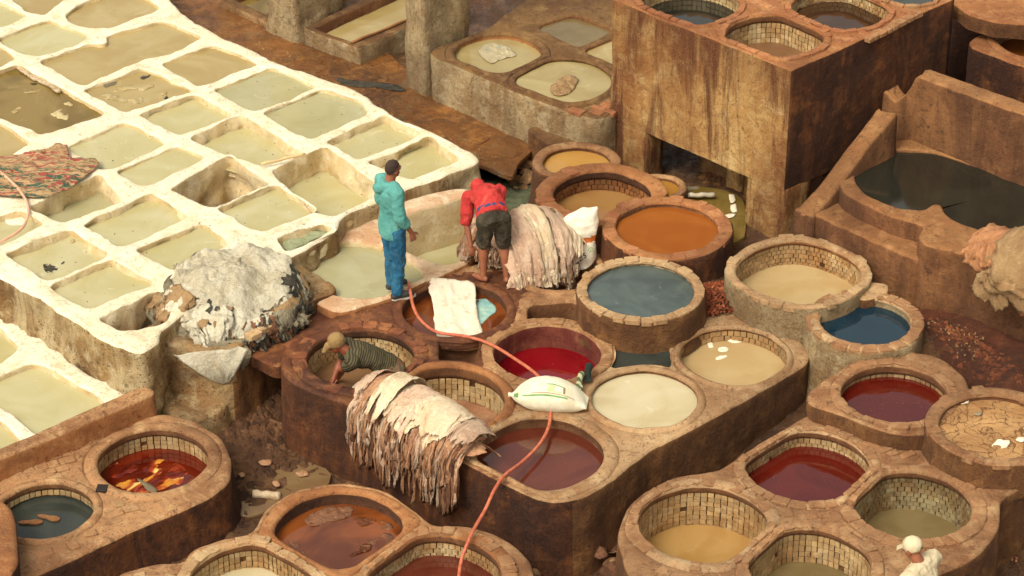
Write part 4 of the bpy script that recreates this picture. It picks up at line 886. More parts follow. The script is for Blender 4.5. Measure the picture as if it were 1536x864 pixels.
# --- heap of washed hides hanging over the front wall of the central block
E0, E1 = P(544, 613, 1.0), P(700, 695, 1.0); ev = np.array(E1)-np.array(E0); ev /= np.linalg.norm(ev); inw = np.array([-ev[1], ev[0]]); inw = inw if inw[1] > 0 else -inw
prof = [(.60, .0, 0), (.56, .35, 0), (.40, .86, 0), (.18, 1.0, 0), (-.02, .72, 0), (-.17, .2, 0), (-.20, 0, .25), (-.21, 0, .62), (-.22, 0, 1.0)]
def hf(u):
    uu = np.clip(u, 0, 1); k = np.sin(PI*(.06+.88*uu))**.45
    return .30*k*(1+.12*np.sin(7*uu+1)), .50+.14*np.sin(2.6*uu+.1)+.05*np.sin(23*uu), .62+.18*np.sin(PI*uu)-.10*uu, 1.0+uu*0
S2 = ridge_surface(E0, E1, inw, prof, hf)
hp = empty('hide_pile', (E0[0]*.5+E1[0]*.5, E0[1]*.5+E1[1]*.5, 1.0), 'heap of pale washed hides hanging in a fringe over the brown front wall', 'hide pile')
sheet(S2, .5, .98, .02, .7, H['tan'], hp, 0, 40, 30, .02, 30, 0, .02)
for i in range(120):
    u = (i+.5)/120+random.uniform(-.01, .01); L = random.choice([.80, .86, .92, .98, 1.0])
    sheet(S2, u, random.uniform(.018, .055), random.uniform(.34, .5), L, random.choice([H['tan'], H['tan'], H['brown'], H['tan'], H['pink']]), hp, random.uniform(.004, .06), 6, 26, random.uniform(.02, .05), random.uniform(2, 4), random.uniform(.1, .8), .05, drift=random.uniform(-.025, .025), lum=.016)
for i in range(90):
    u = (i+.5)/90+random.uniform(-.012, .012)
    sheet(S2, u, random.uniform(.02, .06), random.uniform(.25, .42), random.uniform(.58, .84), random.choice([H['pink'], H['tan'], H['tan'], H['pink'], H['brown']]), hp, random.uniform(.04, .085), 7, 24, random.uniform(.02, .045), random.uniform(2, 5), random.uniform(.1, .7), .06, drift=random.uniform(-.03, .03), lum=.016)
for k, (u, wd, a_, b_, m_) in enumerate([(.16, .26, .03, .50, 'pink'), (.34, .34, .05, .54, 'cream'), (.60, .40, .02, .56, 'cream'), (.82, .26, .05, .50, 'pink'), (.46, .20, .12, .58, 'pink'), (.12, .14, .2, .56, 'tan'), (.70, .34, .06, .52, 'cream'), (.93, .12, .1, .5, 'pink'), (.04, .1, .1, .5, 'pink'), (.26, .14, .12, .54, 'cream')]):
    sheet(S2, u, wd, a_, b_, H[m_], hp, .075+.010*k, 34, 44, .026, random.uniform(4, 9), .05, .06, fold0=.15, lum=.022)
# --- mound of pink-white hides behind the man in red
E0, E1 = P(762, 426, 1.0), P(862, 402, 1.0); ev = np.array(E1)-np.array(E0); ev /= np.linalg.norm(ev); inw = np.array([-ev[1], ev[0]]); inw = inw if inw[1] > 0 else -inw
prof3 = [(1.0, .0, 0), (.92, .45, 0), (.66, .9, 0), (.36, 1.0, 0), (.12, .82, 0), (-.04, .42, 0), (-.09, .1, 0), (-.10, 0, .4), (-.11, 0, 1.0)]
def hf3(u):
    uu = np.clip(u, -.1, 1.1); k = np.clip(np.sin(PI*(.10+.80*uu)), .02, 1)**.5
    return .56*k, .05+.14*np.clip((uu-.15)*1.4, 0, 1), .80+uu*0, 1.0+uu*0
S3 = ridge_surface(E0, E1, inw, prof3, hf3)
hp3 = empty('hide_pile', (E0[0]*.5+E1[0]*.5, E0[1]*.5+E1[1]*.5, 1.0), 'rounded mound of pink-white hides beside the man in the red shirt', 'hide pile')
sheet(S3, .5, 1.05, .02, .9, H['pink'], hp3, 0, 40, 36, .02, 30, 0, .02)
for i in range(54):
    u = .10+.86*(i+.5)/54+random.uniform(-.02, .02)
    sheet(S3, u, random.uniform(.03, .08), random.uniform(.55, .72), random.uniform(.84, 1.0), random.choice([H['pink'], H['brown'], H['tan'], H['cream'], H['brown']]), hp3, random.uniform(.01, .06), 7, 24, .03, 3.2, random.uniform(.2, .7), .03, drift=random.uniform(-.03, .03))
for k, (u, wd, a_, b_, m_) in enumerate([(.15, .34, .02, .86, 'pink'), (.40, .40, .04, .84, 'cream'), (.62, .42, .03, .80, 'pink'), (.30, .3, .2, .90, 'pink'), (.55, .26, .25, .86, 'cream'), (.82, .34, .04, .66, 'pink'), (.95, .2, .1, .6, 'cream')]):
    sheet(S3, u, wd, a_, b_, H[m_], hp3, .045+.012*k, 34, 44, .008, random.uniform(3, 6), .1, .06, fold0=.1, lum=.032)
# crumpled hides round the man's feet
E0, E1 = P(690, 396, 1.0), P(758, 404, 1.0); ev = np.array(E1)-np.array(E0); ev /= np.linalg.norm(ev); inw = np.array([-ev[1], ev[0]]); inw = inw if inw[1] > 0 else -inw
Sx = ridge_surface(E0, E1, inw, [(1, 0, 0), (.8, .7, 0), (.5, 1, 0), (.2, .75, 0), (0, .15, 0), (-.1, .03, 0)], lambda u: (.20*np.clip(np.sin(PI*np.clip(u, .03, .97)), .05, 1)**.5*(1+.2*np.sin(9*u)), 0*u, .75+0*u, 1.02+0*u))
hpx = empty('hide_pile', (E0[0], E0[1], 1.0), 'low crumple of pink hides between the feet of the man in red', 'hide pile')
for i in range(26):
    sheet(Sx, random.uniform(.05, .95), random.uniform(.16, .4), random.uniform(0, .3), random.uniform(.6, 1.0), random.choice([H['pink'], H['tan'], H['pink']]), hpx, random.uniform(0, .05), 16, 22, .04, random.uniform(5, 10), .2, .1, lum=.02, fold0=.7)
# --- grey-white heap on the rendered plinth
c1 = P(347, 452, 1.12)
D1 = dome_surface((c1[0], c1[1], 1.12), .74, .72, [(0, 1, 0), (.35, .98, 0), (.66, .82, 0), (.88, .5, 0), (1.0, .15, 0), (1.04, 0, .2), (1.06, 0, .6), (1.07, 0, 1)], lambda u: (.36+.04*np.sin(2*PI*u*2), .16+.16*np.clip(-np.sin(2*PI*u-.5), 0, 1)+.05*np.sin(2*PI*u*5)), (.10, .22))
hp1 = empty('hide_pile', (c1[0], c1[1], 1.12), 'big heap of grey-white and blackened hides on the rough plinth', 'hide pile')
cap(D1, .62, H['brown'], hp1, -.03, seed=1)
for i in range(110):
    u = random.uniform(0, 1); fr = math.sin(2*PI*u) < .3      # the near side gets the long strips
    sheet(D1, u, random.uniform(.025, .08), random.uniform(.35, .5), random.uniform(.66, .98 if fr else .75), random.choice([H['grey'], H['dark'], H['brown'], H['dark'], H['straw'], H['grey'], H['white']]), hp1, random.uniform(-.02, .05), 9, 20, .06, 3.5, random.uniform(-.2, .6), .14, drift=random.uniform(-.05, .05), lum=.045)
for k, (u, wd, a_, b_, m_) in enumerate([(.88, .15, .3, .72, 'brown'), (.94, .12, .35, .78, 'white'), (.82, .10, .4, .84, 'white'), (.97, .10, .3, .70, 'dark'), (.60, .10, .35, .76, 'straw'), (.90, .07, .5, .84, 'grey'), (.70, .09, .4, .74, 'white')]):
    sheet(D1, u, wd, a_, b_, H[m_], hp1, .03+.01*k, 24, 30, .05, random.uniform(4, 7), .35, .12, lum=.045, drift=random.uniform(-.03, .03))
cap(D1, .66, H['white'], hp1, .03, .045, 60, 220, seed=3)
cap(D1, .44, H['white'], hp1, .075, .035, 50, 180, seed=5)
tp, tq, tt = np.array([*P(262, 522, 1.17), 1.17]), np.array([*P(374, 512, 1.17), 1.17]), np.array([*P(342, 572, .70), .70])
gu, gv = np.meshgrid(np.linspace(0, 1, 22), np.linspace(0, 1, 24)); top_ = tp[None, None]*(1-gu[..., None])+tq[None, None]*gu[..., None]; q_ = top_*(1-gv[..., None])+(tt[None, None]*.93+top_*.07)*gv[..., None]
q_[..., 1] -= .10+.06*np.sin(gv*PI)+.03*np.abs(np.sin(gu*11+gv*3))*(1-gv)+.012*np.sin(gu*27)*(1-gv); q_[..., 2] += .02*fbm(q_, 4, 3); ix = np.arange(22*24).reshape(24, 22)
sk2 = mk('hide', q_.reshape(-1, 3), np.stack([ix[:-1, :-1], ix[:-1, 1:], ix[1:, 1:], ix[1:, :-1]], -1).reshape(-1, 4).tolist(), H['white'], hp1, True, label='stiff grey skin hanging to a point over the plinth corner'); sk2.modifiers.new('thickness', 'SOLIDIFY').thickness = .006
wh = sheet(dome_surface((c1[0], c1[1], 1.12), .80, .86, [(0, 1, 0), (.7, .5, 0), (1.0, 0, 0), (1.07, 0, .55), (1.09, 0, 1)], lambda u: (.3+0*u, .62+0*u)), .745, .13, .5, 1.0, H['grey'], hp1, .03, 12, 20, .015, 3, .93, .0)
# --- stiff hides over the rim of the high basin
E0, E1 = P(1452, 384, 1.97), P(1640, 452, 1.97); ev = np.array(E1)-np.array(E0); ev /= np.linalg.norm(ev); inw = np.array([-ev[1], ev[0]]); inw = inw if inw[1] > 0 else -inw
S4 = ridge_surface(E0, E1, inw, [(.55, .0, 0), (.45, .5, 0), (.22, 1, 0), (0, .75, 0), (-.12, .3, 0), (-.16, 0, .1), (-.20, 0, .5), (-.16, 0, 1)], lambda u: (.20+.10*np.sin(3*np.clip(u, 0, 1)), .42+0*u, 1+0*u, 1.98+0*u))
hp4 = empty('hide_pile', (E0[0], E0[1], 1.97), 'stiff orange-tan hides drooping over the high basin rim at the right edge', 'hide pile')
for u, wd, a_, b_, m_, ly in [(.20, .30, .05, .72, 'orange', .01), (.14, .22, .1, .62, 'orange', .04), (.28, .22, .2, .95, 'straw', .02), (.55, .55, .02, .86, 'straw', .06), (.62, .6, .1, .78, 'straw', .10), (.8, .5, .2, .9, 'orange', .05)]:
    sheet(S4, u, wd, a_, b_, H[m_], hp4, ly, 34, 36, .05, random.uniform(2.5, 4.5), -.25, .045, fold0=.4, lum=.028, thick=.008)
# ---------------------------------------------------------------- flat irregular sheets (cloths, floating skins, heaps of scraps)
def relief(name, px, z, mat, amp=.02, f=6.0, label=None, cat=None, parent=None, res=.025, stretch=(1, 1), ang=0.0, ztop=None, thick=.006, group=None, kind=None, ridge=True, zpx=None, edge=.5):
    if label and ('puddle' in label): mat = H['tan']; amp *= .7
    pts = np.array(PP(px, zpx if zpx is not None else z)); lp = ccw(resample(roundc(pts, .08), res)); nn = normals(lp); lp = lp+nn*(.015*fbm(np.c_[lp, lp[:, 0]], 7, 3))[:, None]
    mn, mx = lp.min(0), lp.max(0); g = np.stack(np.meshgrid(np.arange(mn[0], mx[0], res), np.arange(mn[1], mx[1], res)), -1).reshape(-1, 2); g = g+RNG.uniform(-.2, .2, g.shape)*res
    g = g[inside(g, lp)]; d = np.full(len(g), 9.0)
    for k in range(0, len(g), 2000): d[k:k+2000] = np.sqrt(((g[k:k+2000, None]-lp[None])**2).sum(-1).min(1))
    g = g[d > res*.6]; d = d[d > res*.6]; al = np.vstack([lp, g]); dd = np.r_[np.zeros(len(lp)), d]; n = len(lp)
    vo, eo, fo, ov, oe, of = geometry.delaunay_2d_cdt([Vector(q) for q in al], [(i, (i+1) % n) for i in range(n)], [], 0, 1e-6)
    vo = np.array([tuple(q) for q in vo]); cen = np.array([vo[list(q)].mean(0) for q in fo]); ok = inside(cen, lp); F = []
    for q, k in zip(fo, ok):
        if k: F.append(tuple(q) if area(vo[list(q)]) > 0 else tuple(q)[::-1])
    ca, sa = math.cos(ang), math.sin(ang); x = (vo[:, 0]*ca+vo[:, 1]*sa)*stretch[0]; y = (-vo[:, 0]*sa+vo[:, 1]*ca)*stretch[1]
    q = bst([x, y, x*0+abs(hash(name+str(px[0]))) % 97], -1) if False else bst([x, y, x*0+px[0][0]*.37], -1)
    nz = fbm(q, f, 4); h = amp*((1-np.abs(nz)*1.6) if ridge else nz)
    dd2 = np.zeros(len(vo)); 
    for k in range(0, len(vo), 2000): dd2[k:k+2000] = np.sqrt(((vo[k:k+2000, None]-lp[None])**2).sum(-1).min(1))
    h = h*np.clip(edge+dd2/.08*(1-edge), 0, 1)
    zz = (z if ztop is None else ztop(vo[:, 0], vo[:, 1])) + h
    o = mk(name, np.c_[vo, zz], F, mat, parent, True); md = o.modifiers.new('thickness', 'SOLIDIFY'); md.thickness = thick
    return tag(o, label, cat, group, kind)
def pattern_mat():
    m, n, l, b = newmat('patterned_cloth'); t = NT(n, l); p = t.pos
    w_ = t.noise(t.scl(t.pos, (3, 22, 6)), 1.0, 5, .6, 1.5); col = t.mix(t.ramp(w_, .40, .5), S(150, 128, 84), S(176, 140, 98))
    col = t.mix(t.ramp(t.noise(t.scl(t.off(p, (5, 0, 0)), (4, 34, 9)), 1.0, 3, .6, 1.0), .53, .58), col, S(150, 66, 54))
    gz_ = n.new('ShaderNodeSeparateXYZ'); l.new(p, gz_.inputs[0])
    gm = t.math('MULTIPLY', t.ramp(t.noise(t.scl(t.off(p, (1, 9, 0)), (3.5, 24, 8)), 1.0, 4, .6, 1.2), .50, .56), t.ramp(gz_.outputs[1], P(60, 262, 1.34)[1], P(60, 240, 1.34)[1], 1, .25))
    col = t.mix(gm, col, S(58, 84, 62)); l.new(col, b.inputs['Base Color']); b.inputs['Roughness'].default_value = .9
    l.new(t.bump(t.noise(t.scl(p, (14, 40, 14)), 1.0, 5, .6), .8, .03), b.inputs['Normal']); return m
MC = {'pattern': pattern_mat(),
 'green': hide_mat('green_cloth', S(180, 184, 140), S(168, 172, 130), S(196, 198, 160), rough=.9),
 'white': hide_mat('white_cloth', S(232, 218, 188), S(224, 208, 176), S(240, 230, 204), rough=.9, bump=.35, rnd=0),
 'stainwhite': hide_mat('stained_white_cloth', S(232, 216, 188), S(224, 206, 178), S(238, 226, 200), rough=.9, bump=.5, rnd=0, stain=S(206, 150, 104), st=.55),
 'scum': hide_mat('pale_scum', S(196, 180, 140), S(176, 160, 124), S(150, 160, 150), rough=.4),
 'wetpale': hide_mat('wet_pale_hide', S(206, 186, 136), S(190, 164, 108), S(216, 200, 154), rough=.3),
 'wetbrown': hide_mat('wet_brown_hide', S(110, 62, 34), S(84, 44, 24), S(160, 108, 74), rough=.25),
 'flame': hide_mat('yellow_dyed_hide', S(214, 150, 40), S(190, 84, 16), S(224, 176, 80), rough=.2, stain=S(150, 30, 8), st=.9, rnd=.1),
}
relief('patterned_cloth', [(-30,238),(0,238),(40,230),(78,223),(84,216),(101,219),(106,240),(128,238),(150,242),(148,252),(118,275),(75,297),(25,297),(-30,290)], 1.325, MC['pattern'], .06, 4, 'striped red, green and beige cloth crumpled over the white ridge at the left', 'cloth', stretch=(.9, 3.4), ang=.1)
relief('green_cloth', [(417,360),(440,346),(482,334),(498,343),(470,356),(433,373)], 1.19, MC['green'], .05, 5, 'pale green cloth stuffed in the narrow pit right of the grey heap', 'cloth', zpx=1.25)
a1, a2 = P(678, 420, 1.03), P(690, 500, 1.0)
wz = lambda x, y: 1.035 - .16*np.clip((a1[1]-y)/(a1[1]-a2[1]), 0, 1)**.6*np.clip((y-a2[1]+.12)/.25, .35, 1)
relief('white_cloth', [(640,417),(676,424),(713,424),(714,450),(719,474),(724,488),(716,499),(692,502),(657,498),(650,462)], 1.0, MC['stainwhite'], .018, 4, 'white cloth laid across the vat of orange-brown water', 'cloth', ztop=wz, stretch=(2.4, .6), ang=.15, thick=.003, edge=.2)
HL = ['%s in the pool of crumpled hides' % q for q in ('long pale fold at the lower left', 'pale fold at the top centre', 'broad pale hide at the front', 'short pale tip at the right', 'dark green scrap at the top right corner', 'small pale strip at the far right', 'thin grey strip at the upper left', 'small dark scrap on the near edge')]
# skins floating in or breaking the surface of pools and vats
for px, mt in [([(145,146),(165,140),(190,147),(200,155),(178,152),(160,150)], 'wetpale'), ([(168,142),(172,132),(182,130),(200,128),(215,133),(180,138)], 'wetpale'), ([(186,150),(214,146),(217,154),(198,158)], 'wetpale'), ([(205,135),(228,126),(232,131),(214,138)], 'wetpale'), ([(208,118),(222,110),(228,114),(216,121)], 'dark'), ([(236,140),(252,138),(250,143),(238,144)], 'wetpale'), ([(156,128),(176,122),(174,127),(158,132)], 'grey'), ([(245,149),(250,145),(252,148),(247,151)], 'dark')]:
    relief('floating_hide', px, ZA-.055, MC.get(mt) or H[mt], .03, 9, HL.pop(0), 'hide', group='hides in the pool of crumpled hides', res=.02)
for px, lb in [([(72,172),(92,164),(104,172),(102,182),(86,178)], 'yellowish hide showing under the olive pool near its right side'), ([(94,156),(104,152),(112,160),(100,160)], 'small pale hide tip in the olive pool'), ([(18,168),(30,160),(34,163),(22,172)], 'pale hide edge at the lower left of the olive pool'), ([(33,138),(56,136),(64,133),(60,138),(40,142)], 'thin pale hide under the plank in the olive pool'), ([(42,124),(54,122),(56,128),(46,128)], 'dark green scrap below the plank in the olive pool')]:
    relief('floating_hide', px, ZA-.065, MC['wetpale'] if 'green' not in lb else H['dark'], .03, 9, lb, 'hide', res=.02)
for px, mt, lb in [([(64,396),(70,393),(88,402),(78,414),(66,408)], 'dark', 'dark leaf-like scrap in the pool by the lower left wall'), ([(93,395),(98,392),(96,404),(90,408)], 'dark', 'upright dark scrap beside the leaf-like one'), ([(103,362),(112,359),(114,364),(106,367)], 'wetpale', 'pale scrap at the top of the lower left pool')]:
    relief('scrap', px, ZA-.105, H[mt] if mt in H else MC[mt], .03, 8, lb, 'scrap', res=.02)
relief('foam_raft', [(5,328),(24,322),(42,330),(36,338),(12,337)], ZA-.075, MC['white'], .006, 6, 'white foam raft in the left edge pool', 'foam', res=.03)
relief('scum_raft', [(716,78),(728,66),(744,64),(768,72),(776,84),(752,88),(738,96),(728,90)], 1.54, MC['scum'], .02, 9, 'ragged raft of pale scum in the far round vat', 'scum', res=.02)
relief('floating_hide', [(824,130),(842,116),(860,112),(868,120),(862,132),(850,142),(836,145),(826,140)], 1.585, H['straw'], .035, 9, 'wrinkled pale hide floating like a brain in the creamy vat', 'hide', res=.018)
zl = .8-.155
for px, mt, lb in [([(455,782),(470,768),(500,760),(532,762),(525,776),(495,784),(470,790)], 'brown', 'brown hide hump at the back of the rust-brown vat'), ([(525,778),(560,776),(566,784),(540,792)], 'wetbrown', 'wet hide fold right of the hump in the rust vat'), ([(568,778),(590,788),(594,808),(584,824),(556,832),(540,828),(552,816),(574,806)], 'brown', 'brown hides bunched along the right side of the rust vat'), ([(430,806),(440,802),(450,822),(462,838),(450,834),(436,818)], 'brown', 'hide strip at the left side of the rust vat'), ([(520,822),(560,816),(552,828),(520,838)], 'wetbrown', 'wet hide edge near the front of the rust vat')]:
    relief('floating_hide', px, zl, H.get(mt) or MC[mt], .035, 7, lb, 'hide', res=.02)
def flame_mat():
    m, n, l, b = newmat('yellow_hides_in_dye'); t = NT(n, l); p = t.pos; q = t.scl(p, (5, 5, 5)); rot = n.new('ShaderNodeVectorRotate'); rot.inputs['Angle'].default_value = .7; l.new(p, rot.inputs['Vector'])
    f = t.noise(t.scl(rot.outputs[0], (5.5, 1.9, 1)), 1.0, 3, .45, 1.3); g = t.noise(t.scl(rot.outputs[0], (9, 3, 1)), 1.0, 3, .5, 1.0)
    col = t.mix(t.ramp(f, .38, .54), S(84, 18, 6), S(150, 48, 12)); col = t.mix(t.ramp(f, .50, .64), col, S(196, 128, 40)); col = t.mix(t.math('MULTIPLY', t.ramp(g, .52, .64), t.ramp(f, .48, .6)), col, S(220, 186, 100))
    l.new(col, b.inputs['Base Color']); b.inputs['Roughness'].default_value = .12; l.new(t.bump(f, .5, .03), b.inputs['Normal']); return m
zl = .6-.27
relief('sunken_hides', [(156,708),(163,693),(180,690),(205,700),(232,688),(256,690),(282,702),(286,714),(266,730),(238,741),(205,742),(172,731)], zl-.004, flame_mat(), .022, 4, 'flame-yellow hides streaked with red just under the dye', 'hides', res=.018, stretch=(.8, 2), ang=.8, edge=.1)
relief('board', [(203,719),(210,716),(238,734),(234,740),(226,740)], zl+.018, plain('grey_board', S(120, 104, 80), .6), .004, 9, 'small grey board lying on the flame-yellow hides', 'board', res=.03)
relief('floating_hide', [(712,450),(728,448),(742,458),(744,468),(732,478),(722,487),(706,486),(712,472),(708,460)], .878, plain('pale_blue_film', S(130, 176, 170), .3, S(160, 190, 170)), .02, 8, 'pale blue film beside the white cloth in the vat', 'film', res=.02)
for px, lb in [([(1086,508),(1100,502),(1120,505),(1122,512),(1100,514)], 'largest white bag floating at the back of the sandy vat'), ([(1060,514),(1068,512),(1072,520),(1062,522)], 'small white bag at the left of the sandy vat'), ([(1078,522),(1092,520),(1094,526),(1080,527)], 'orange-edged white scrap in the middle of the sandy vat'), ([(1072,536),(1088,532),(1092,534),(1076,540)], 'thin white strip in the front of the sandy vat')]:
    relief('floating_bag', px, .825, MC['white'], .05, 6, lb, 'bag', res=.018, edge=0)
for px, lb in [([(1092,292),(1102,290),(1104,302),(1096,306)], 'upper white scrap on the olive water under the tank'), ([(1094,308),(1104,306),(1106,318),(1098,320)], 'middle white scrap on the olive water under the tank'), ([(1085,322),(1104,320),(1102,326),(1088,327)], 'lowest white scrap on the olive water under the tank')]:
    relief('scrap', px, .89, MC['white'], .02, 8, lb, 'scrap', res=.02)
relief('slime', [(505,116),(540,122),(575,124),(598,128),(612,136),(596,137),(565,131),(530,130),(506,122)], .965, H['dark'], .014, 7, 'dark green slime trail across the ochre walkway', 'slime', res=.03)
for k, (x, y, lb) in enumerate([(1442,600,'left'), (1510,598,'upper right'), (1500,665,'lower'), (1466,622,'middle'), (1530,660,'right')]):
    kf = (1.3, .8, 1.5, .7, .9)[k]
    relief('white_scrap', [(x-9*kf, y+2*kf), (x-2, y-4*kf), (x+11*kf, y-2*kf), (x+7*kf, y+4*kf), (x, y+5*kf)], 1.218, MC['scum'] if k % 2 else MC['white'], .04, 9, 'whitish scrap stuck in the cracked drying clay, %s one' % lb, 'scrap', res=.02)
# litter on the mud
for px, z, mt, lb in [([(232,600),(240,604),(258,612),(272,610),(271,621),(252,622),(236,614)], .24, 'white', 'white plastic rag at the end of the reddish wall'), ([(284,628),(292,617),(303,620),(303,631),(292,633)], .18, 'white', 'rounded cream lump in the mud behind the flame-coloured vat'),
        ([(386,692),(396,688),(408,690),(404,698),(390,698)], .15, 'pink', 'pinkish scrap in the puddle, upper one'), ([(355,710),(364,707),(370,712),(362,717)], .15, 'pink', 'pinkish scrap at the left of the puddle'), ([(408,722),(418,718),(422,728),(412,730)], .15, 'pink', 'pinkish scrap at the front of the puddle'), ([(440,708),(458,704),(464,712),(450,716)], .12, 'grey', 'grey scrap at the right of the puddle')]:
    relief('rag' if mt == 'white' else 'scrap', px, z, MC['white'] if mt == 'white' else H[mt], .08 if mt == 'white' else .04, 5, lb, 'rag' if mt == 'white' else 'scrap', res=.02, edge=.0)
hb = empty('hide_pile', (*P(905, 835, .05), .05), 'small heap of crumpled brown skins on the mud between the two blocks', 'hide pile')
for i in range(9):
    x, y = 880+random.uniform(0, 42), 815+random.uniform(0, 40)
    relief('hide', [(x-16, y+4), (x-4, y-9), (x+14, y-8), (x+18, y+6), (x+2, y+12)], .10+.03*i/2, random.choice([H['brown'], H['straw'], H['brown']]), .10, 4, parent=hb, res=.025, edge=0)
gr = empty('hide_pile', (*P(225, 515, 1.1), 1.1), 'knot of dried hide scraps on the white wall left of the plinth', 'hide pile')
for i in range(9):
    x, y = 206+random.uniform(0, 26), 508+random.uniform(0, 26)
    relief('scrap', [(x-11, y+3), (x-3, y-7), (x+10, y-5), (x+12, y+5), (x, y+8)], 1.12+.02*i/2-.01*(y-508)/3, random.choice([H['brown'], H['straw'], H['tan']]), .09, 5, parent=gr, res=.025, edge=0)
# ---------------------------------------------------------------- people
def ico(c, r, R=None, sub=2):
    bm = bmesh.new(); bmesh.ops.create_icosphere(bm, subdivisions=sub, radius=1); r = r if hasattr(r, '__len__') else (r, r, r)
    m = Matrix.Translation(Vector(c)) @ (R.to_4x4() if R else Matrix()) @ Matrix.Diagonal((*r, 1)); v = [m @ q.co for q in bm.verts]; f = [[w.index for w in q.verts] for q in bm.faces]; bm.free(); return v, f
class Flesh:
    def __init__(s): s.v = []; s.f = []
    def add(s, vf): b = len(s.v); s.v += [tuple(q) for q in vf[0]]; s.f += [[i+b for i in q] for q in vf[1]]
    def ball(s, c, r, R=None): s.add(ico(c, r, R))
    def chain(s, pts, rad, n=12):
        """tapered limb of overlapping round sections"""
        for (a, ra), (b, rb) in zip(zip(pts, rad), list(zip(pts, rad))[1:]):
            a, b = Vector(a), Vector(b); mb = MB(); L = (b-a).length; k = max(2, int(L/.04))
            P_ = [a+(b-a)*i/k for i in range(k+1)]; R_ = [ra+(rb-ra)*i/k for i in range(k+1)]; mb.tube(P_, R_, n); s.add((mb.v, [list(q) for q in mb.f]))
        for p, r in zip(pts, rad): s.ball(p, r)
    def etube(s, pts, rights, ra, rb, n=20):
        v = []; f = []; L = len(pts); pts = [Vector(p) for p in pts]
        for i, p in enumerate(pts):
            t = (pts[min(i+1, L-1)]-pts[max(i-1, 0)]).normalized(); r = Vector(rights[i]); r = (r-t*r.dot(t)).normalized(); w_ = t.cross(r)
            for k in range(n): q = 2*PI*k/n; v.append(p+r*math.cos(q)*ra[i]+w_*math.sin(q)*rb[i])
        for i in range(L-1):
            for k in range(n): f.append([i*n+k, i*n+(k+1) % n, (i+1)*n+(k+1) % n, (i+1)*n+k])
        f += [list(range(n))[::-1], list(range((L-1)*n, L*n))]; s.add((v, f))
    def build(s, name, mat, parent=None, voxel=.008, it=3, wr=0.0, wf=14.0, wdir=(1, 1, 1), mats=None, matf=None):
        me = bpy.data.meshes.new(name); me.from_pydata(s.v, [], s.f); o = bpy.data.objects.new(name, me); COL.objects.link(o)
        md = o.modifiers.new('r', 'REMESH'); md.mode = 'VOXEL'; md.voxel_size = voxel; md.use_smooth_shade = True
        dg = bpy.context.evaluated_depsgraph_get(); m2 = bpy.data.meshes.new_from_object(o.evaluated_get(dg)); bpy.data.objects.remove(o, do_unlink=True)
        n = len(m2.vertices); co = np.zeros(n*3); m2.vertices.foreach_get('co', co); co = co.reshape(-1, 3)
        e = np.zeros(len(m2.edges)*2, int); m2.edges.foreach_get('vertices', e); e = e.reshape(-1, 2); deg = np.bincount(e.ravel(), minlength=n)[:, None]
        for _ in range(it):
            a = np.zeros_like(co); np.add.at(a, e[:, 0], co[e[:, 1]]); np.add.at(a, e[:, 1], co[e[:, 0]]); co = co*.4+.6*a/np.maximum(deg, 1)
        if wr:
            m2.vertices.foreach_set('co', co.ravel()); m2.update(); nn = np.zeros(n*3); m2.vertices.foreach_get('normal', nn); nn = nn.reshape(-1, 3)
            q = fbm(co*np.array(wdir), wf, 3); co = co+nn*(wr*(1-2*np.abs(q)))[:, None]
        m2.vertices.foreach_set('co', co.ravel())
        for m_ in (mats or [mat]): m2.materials.append(m_)
        if matf is not None:
            ce = np.zeros(len(m2.polygons)*3); m2.polygons.foreach_get('center', ce); m2.polygons.foreach_set('material_index', matf(ce.reshape(-1, 3)).astype(int))
        m2.polygons.foreach_set('use_smooth', [True]*len(m2.polygons)); m2.update()
        o = bpy.data.objects.new(name, m2); COL.objects.link(o)
        if parent is not None: o.parent = parent
        return o
def hand(F, w, d, up, side, size=1.0, curl=.5):
    """w wrist, d pointing along the hand, up = back of the hand, side = thumb side"""
    w, d, up, side = Vector(w), Vector(d).normalized(), Vector(up).normalized(), Vector(side).normalized()
    pc = w+d*.05*size
    R = Matrix((side, d, up)).transposed(); F.ball(pc, (.040*size, .052*size, .017*size), R)
    for k, (o_, L) in enumerate([(.030, .072), (.010, .080), (-.011, .074), (-.030, .058)]):
        b = w+d*.088*size+side*o_*size; c1_ = b+(d*math.cos(curl*.5)-up*math.sin(curl*.5))*L*.5*size; c2_ = c1_+(d*math.cos(curl*1.3)-up*math.sin(curl*1.3))*L*.5*size
        F.chain([b-d*.02, b, c1_, c2_], [.0105*size, .0100*size, .0092*size, .0078*size], 8)
    tb = w+d*.02*size+side*.030*size; t1 = tb+(d*.6+side*.7-up*.2).normalized()*.042*size; t2 = t1+(d*.9+side*.25-up*.3).normalized()*.035*size
    F.chain([tb, t1, t2], [.014*size, .0115*size, .0095*size], 8)
def head(F, c, fwd, up, beard=False):
    c, fwd = Vector(c), Vector(fwd).normalized(); up = Vector(up); up = (up-fwd*up.dot(fwd)).normalized(); rt = fwd.cross(up)
    R = Matrix((rt, fwd, up)).transposed()
    F.ball(c+up*.015-fwd*.008, (.074, .093, .098), R); F.ball(c-up*.045+fwd*.022, (.058, .066, .066), R); F.ball(c-up*.085+fwd*.062, (.026, .024, .022), R)
    F.ball(c+fwd*.098-up*.022, (.013, .020, .018), R); F.chain([c+fwd*.086+up*.015, c+fwd*.104-up*.024], [.009, .012], 8)
    F.chain([c+fwd*.080+up*.024+rt*.04, c+fwd*.088+up*.024, c+fwd*.080+up*.024-rt*.04], [.010, .009, .010], 8)
    F.chain([c+fwd*.084-up*.060+rt*.018, c+fwd*.090-up*.060, c+fwd*.084-up*.060-rt*.018], [.009, .009, .009], 8)
    for sgn in (-1, 1): F.ball(c+rt*sgn*.077-fwd*.004-up*.012, (.010, .020, .031), R)
    return R
def v3(px, py, z): return Vector((*P(px, py, z), z))
